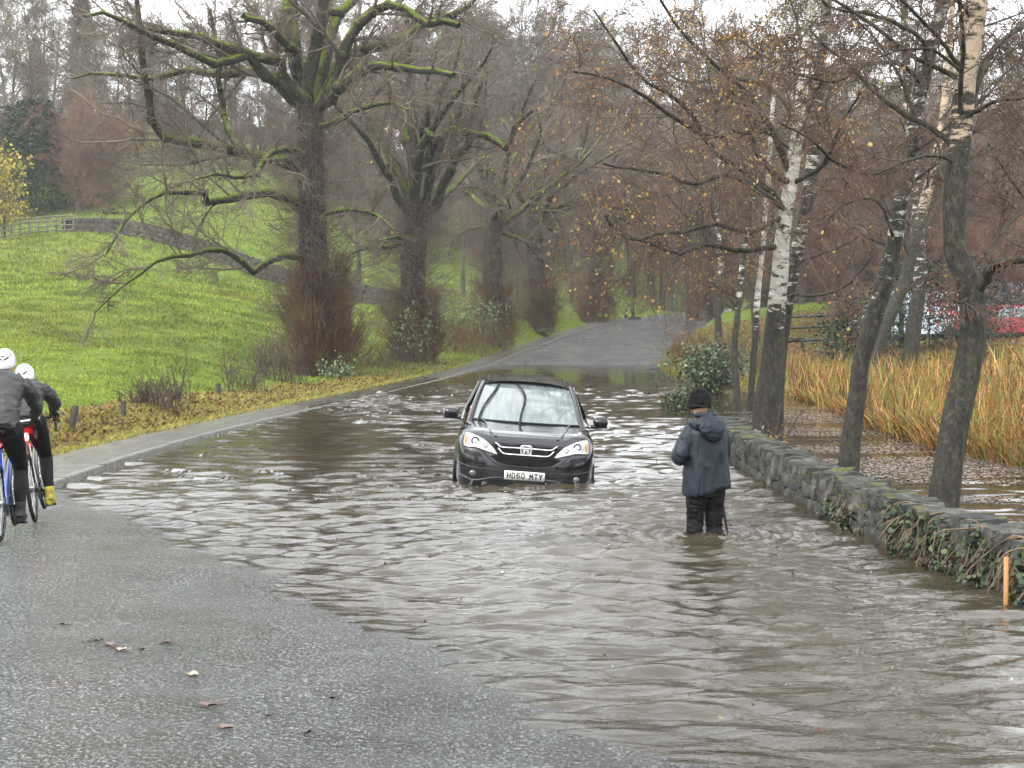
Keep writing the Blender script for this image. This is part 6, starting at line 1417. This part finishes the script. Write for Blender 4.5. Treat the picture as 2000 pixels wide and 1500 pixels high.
    ee = 1 + .03 * np.cos(ph * 2); P = np.stack([.098 * np.sin(th) * np.cos(ph), (.136 * np.sin(th) * np.sin(ph) - .012), .118 * np.cos(th) * ee + .008 + .02 * np.sin(ph) * (th > 1.3)], -1)
    id_ = np.arange(n1 * n2).reshape(n1, n2); Fh = np.stack([id_[:-1], np.roll(id_[:-1], -1, 1), np.roll(id_[1:], -1, 1), id_[1:]], -1).reshape(-1, 4)
    Vh = P.reshape(-1, 3) @ Rm.T + hc + (0, -.005, .025); hm = mk('helmet', Vh, Fh, hel, root)
    def vent(az, el, rx, rz, rot=0, nm_='vent'):
        a = np.linspace(0, 2 * math.pi, 17)[:-1]; u = az + rx * np.cos(a) * math.cos(rot) - rz * np.sin(a) * math.sin(rot); v_ = el + rz * np.sin(a) * math.cos(rot) + rx * np.cos(a) * math.sin(rot)
        Pv = lambda u, v_: np.stack([.1005 * np.sin(v_) * np.cos(u), .1385 * np.sin(v_) * np.sin(u) - .012, .1205 * np.cos(v_) + .008], -1)
        V = np.vstack([Pv(u, v_), Pv(np.array([az]), np.array([el]))]) @ Rm.T + hc + (0, -.005, .025); mk(nm_, V, [(k, (k + 1) % 16, 16) for k in range(16)], helv, hm)
    for az, el, rx, rz, ro in ((-math.pi / 2 - .36, 1.16, .36, .07, .42), (-math.pi / 2 + .36, 1.16, .36, .07, -.42), (-math.pi / 2, .98, .30, .05, 0), (-math.pi / 2 - .85, .75, .07, .42, .2), (-math.pi / 2 + .85, .75, .07, .42, -.2)): vent(az, el, rx, rz, ro)
    if band:
        m = MB(); a = np.linspace(-2.7, -.44, 20); m.tube(np.c_[.172 * np.cos(a), .135 + .105 * np.sin(a), 1.03 + .03 * np.sin(a)], .007, 5, flat=2); m.build('reflective_band', M('reflective_grey', (.45, .46, .44), .4), root)
    return root
jk1 = cloth('grey_black_rain_jacket', (.017, .0165, .016), .55, .45, .5, 6, 1.0, .03, (1, 3, 3)); tg = cloth('black_tights', (.003, .003, .004), .3, .7, .2, 8, .3, .01)
jk2 = cloth('charcoal_rain_jacket', (.012, .012, .013), .5, .5, .5, 7, .9, .03, (1, 3, 3))
ysh = M('muddy_yellow_overshoe', rough=.6); ln(ysh, ramp(ysh, noise(ysh, coords(ysh), 16, 4), [(.35, (.16, .12, .03)), (.6, (.48, .42, .03))]), pb(ysh).inputs['Base Color'])
white_h = M('white_helmet', (.72, .73, .74), .25, coat=.8); bluef = M('blue_frame_paint', (.05, .11, .42), .2, coat=1.0); silf = M('grey_frame_paint', (.20, .20, .21), .25, .5, coat=.8); whitef = M('white_paint', (.6, .61, .63), .3, coat=.8)
def onroad(px, py, z0):
    p = G(px, py, z0)
    for _ in range(4): z = float(zroad(np.array(p[0]), np.array(p[1]))) + .003; p = G(px, py, z)
    return (p[0], p[1], z)
l1 = onroad(2, 1058, .15); l2 = onroad(70, 1020, .12)
bicycle('blue-framed bicycle cut by the left edge, ridden by the nearer cyclist', l1, R(12), R(1.5), bluef, whitef, (.018, 5.0))
rider('nearer cyclist at the left edge in white helmet and grey-black jacket, seen from behind', l1, R(12), R(1.5), jk1, tg, cloth('black_overshoes', (.012, .011, .010), .4, .5), white_h, blk)
bicycle('grey bicycle of the farther cyclist, its red rear light shining', l2, R(13), R(6.5), silf, glossb, (.034, 60.0))
rider('farther cyclist half hidden by the first, in charcoal jacket and yellow overshoes', l2, R(13), R(6.5), jk2, tg, ysh, white_h, blk, R(-6), True, .74)

# ------------------------------------------------------------------ litter on the wet road
r = np.random.default_rng(91)
for i, (px, py, s, c_, lb) in enumerate([(405, 1380, .05, (.06, .018, .012), 'dark red wet leaf with a twig on the near road'), (378, 1320, .045, (.42, .30, .20), 'pale curled leaf on the near road'), (190, 1253, .035, (.05, .03, .02), 'small dark leaf fragment, left end of the littered patch'),
        (216, 1262, .05, (.07, .03, .022), 'brown leaf in the middle of the littered patch'), (236, 1272, .04, (.35, .26, .18), 'light speckled leaf in the littered patch'), (278, 1270, .035, (.04, .025, .018), 'dark leaf fragment right of the speckled leaf'), (328, 1257, .04, (.05, .02, .018), 'dark leaf at the right end of the littered patch'),
        (125, 1221, .035, (.04, .025, .018), 'pair of dark bits nearest the cyclists'), (598, 1433, .035, (.04, .025, .018), 'dark curled leaf near the bottom of the road'), (440, 1424, .045, (.10, .05, .035), 'flattened reddish leaf beside the dark curled one'), (525, 1400, .03, (.03, .02, .015), 'tiny dark leaf right of the red one'), (650, 1366, .03, (.03, .02, .02), 'small dark scrap by the shallow water')]):
    p = onroad(px, py, .2); n = 12; a = np.linspace(0, 2 * math.pi, n, endpoint=False); rad = s * (1 + .35 * np.cos(a * 3 + i) * .6) * r.uniform(.75, 1.1, n)
    V = np.c_[rad * np.cos(a), rad * .75 * np.sin(a), .010 + .012 * np.abs(np.sin(a * 2 + i))]; V = np.vstack([V, [(0, 0, .004)], V - (0, 0, .002), [(0, 0, .002)]]); f = [(k, (k + 1) % n, n) for k in range(n)] + [((k + 1) % n + n + 1, k + n + 1, 2 * n + 1) for k in range(n)]
    m = MB(); m.add(V, f); m.tube([(s * .9, 0, .008), (s * 1.7, s * .3, .010)], .003, 5)
    o = m.build('fallen_leaf', M('wet_leaf_%d' % i, c_, .3)); o.location = (p[0], p[1], p[2]); o.rotation_euler = (0, 0, i * 1.7); tag(o, lb, 'leaf')

# ------------------------------------------------------------------ unseen trees added behind the viewer to darken the car's reflections
for i, (x, y, k, s) in enumerate([(-26, -30, 'tall1', .9), (-15, -34, 'dark', 1.2), (-7, -32, 'tall3', .9), (3, -36, 'dark', 1.3), (11, -33, 'tall2', .9), (20, -34, 'dark', 1.2), (29, -30, 'tall1', 1.0), (38, -26, 'dark', 1.3)]):
    o = copy_tree(protos[k], (x, y, gz(x, y)), i * 1.3, (s, s, s)); tag(o, 'unseen tree added behind the viewpoint to darken reflections', 'tree', 'unseen trees added for dark reflections')

# ------------------------------------------------------------------ misty air
hz = M('haze'); hn = hz.node_tree; hn.nodes.remove(hn.nodes['Principled BSDF'])
pv = hn.nodes.new('ShaderNodeVolumePrincipled'); pv.inputs['Color'].default_value = (.93, .95, .97, 1); pv.inputs['Density'].default_value = .00045; pv.inputs['Anisotropy'].default_value = .2
hn.links.new(pv.outputs[0], hn.nodes['Material Output'].inputs['Volume'])
m = MB(); m.box((0, 255, 33), (1010, 612, 92)); o = m.build('haze', hz, None, False); tag(o, kind='stuff'); o['label'] = 'thin winter mist lying over the wood and fields'; o['category'] = 'haze'
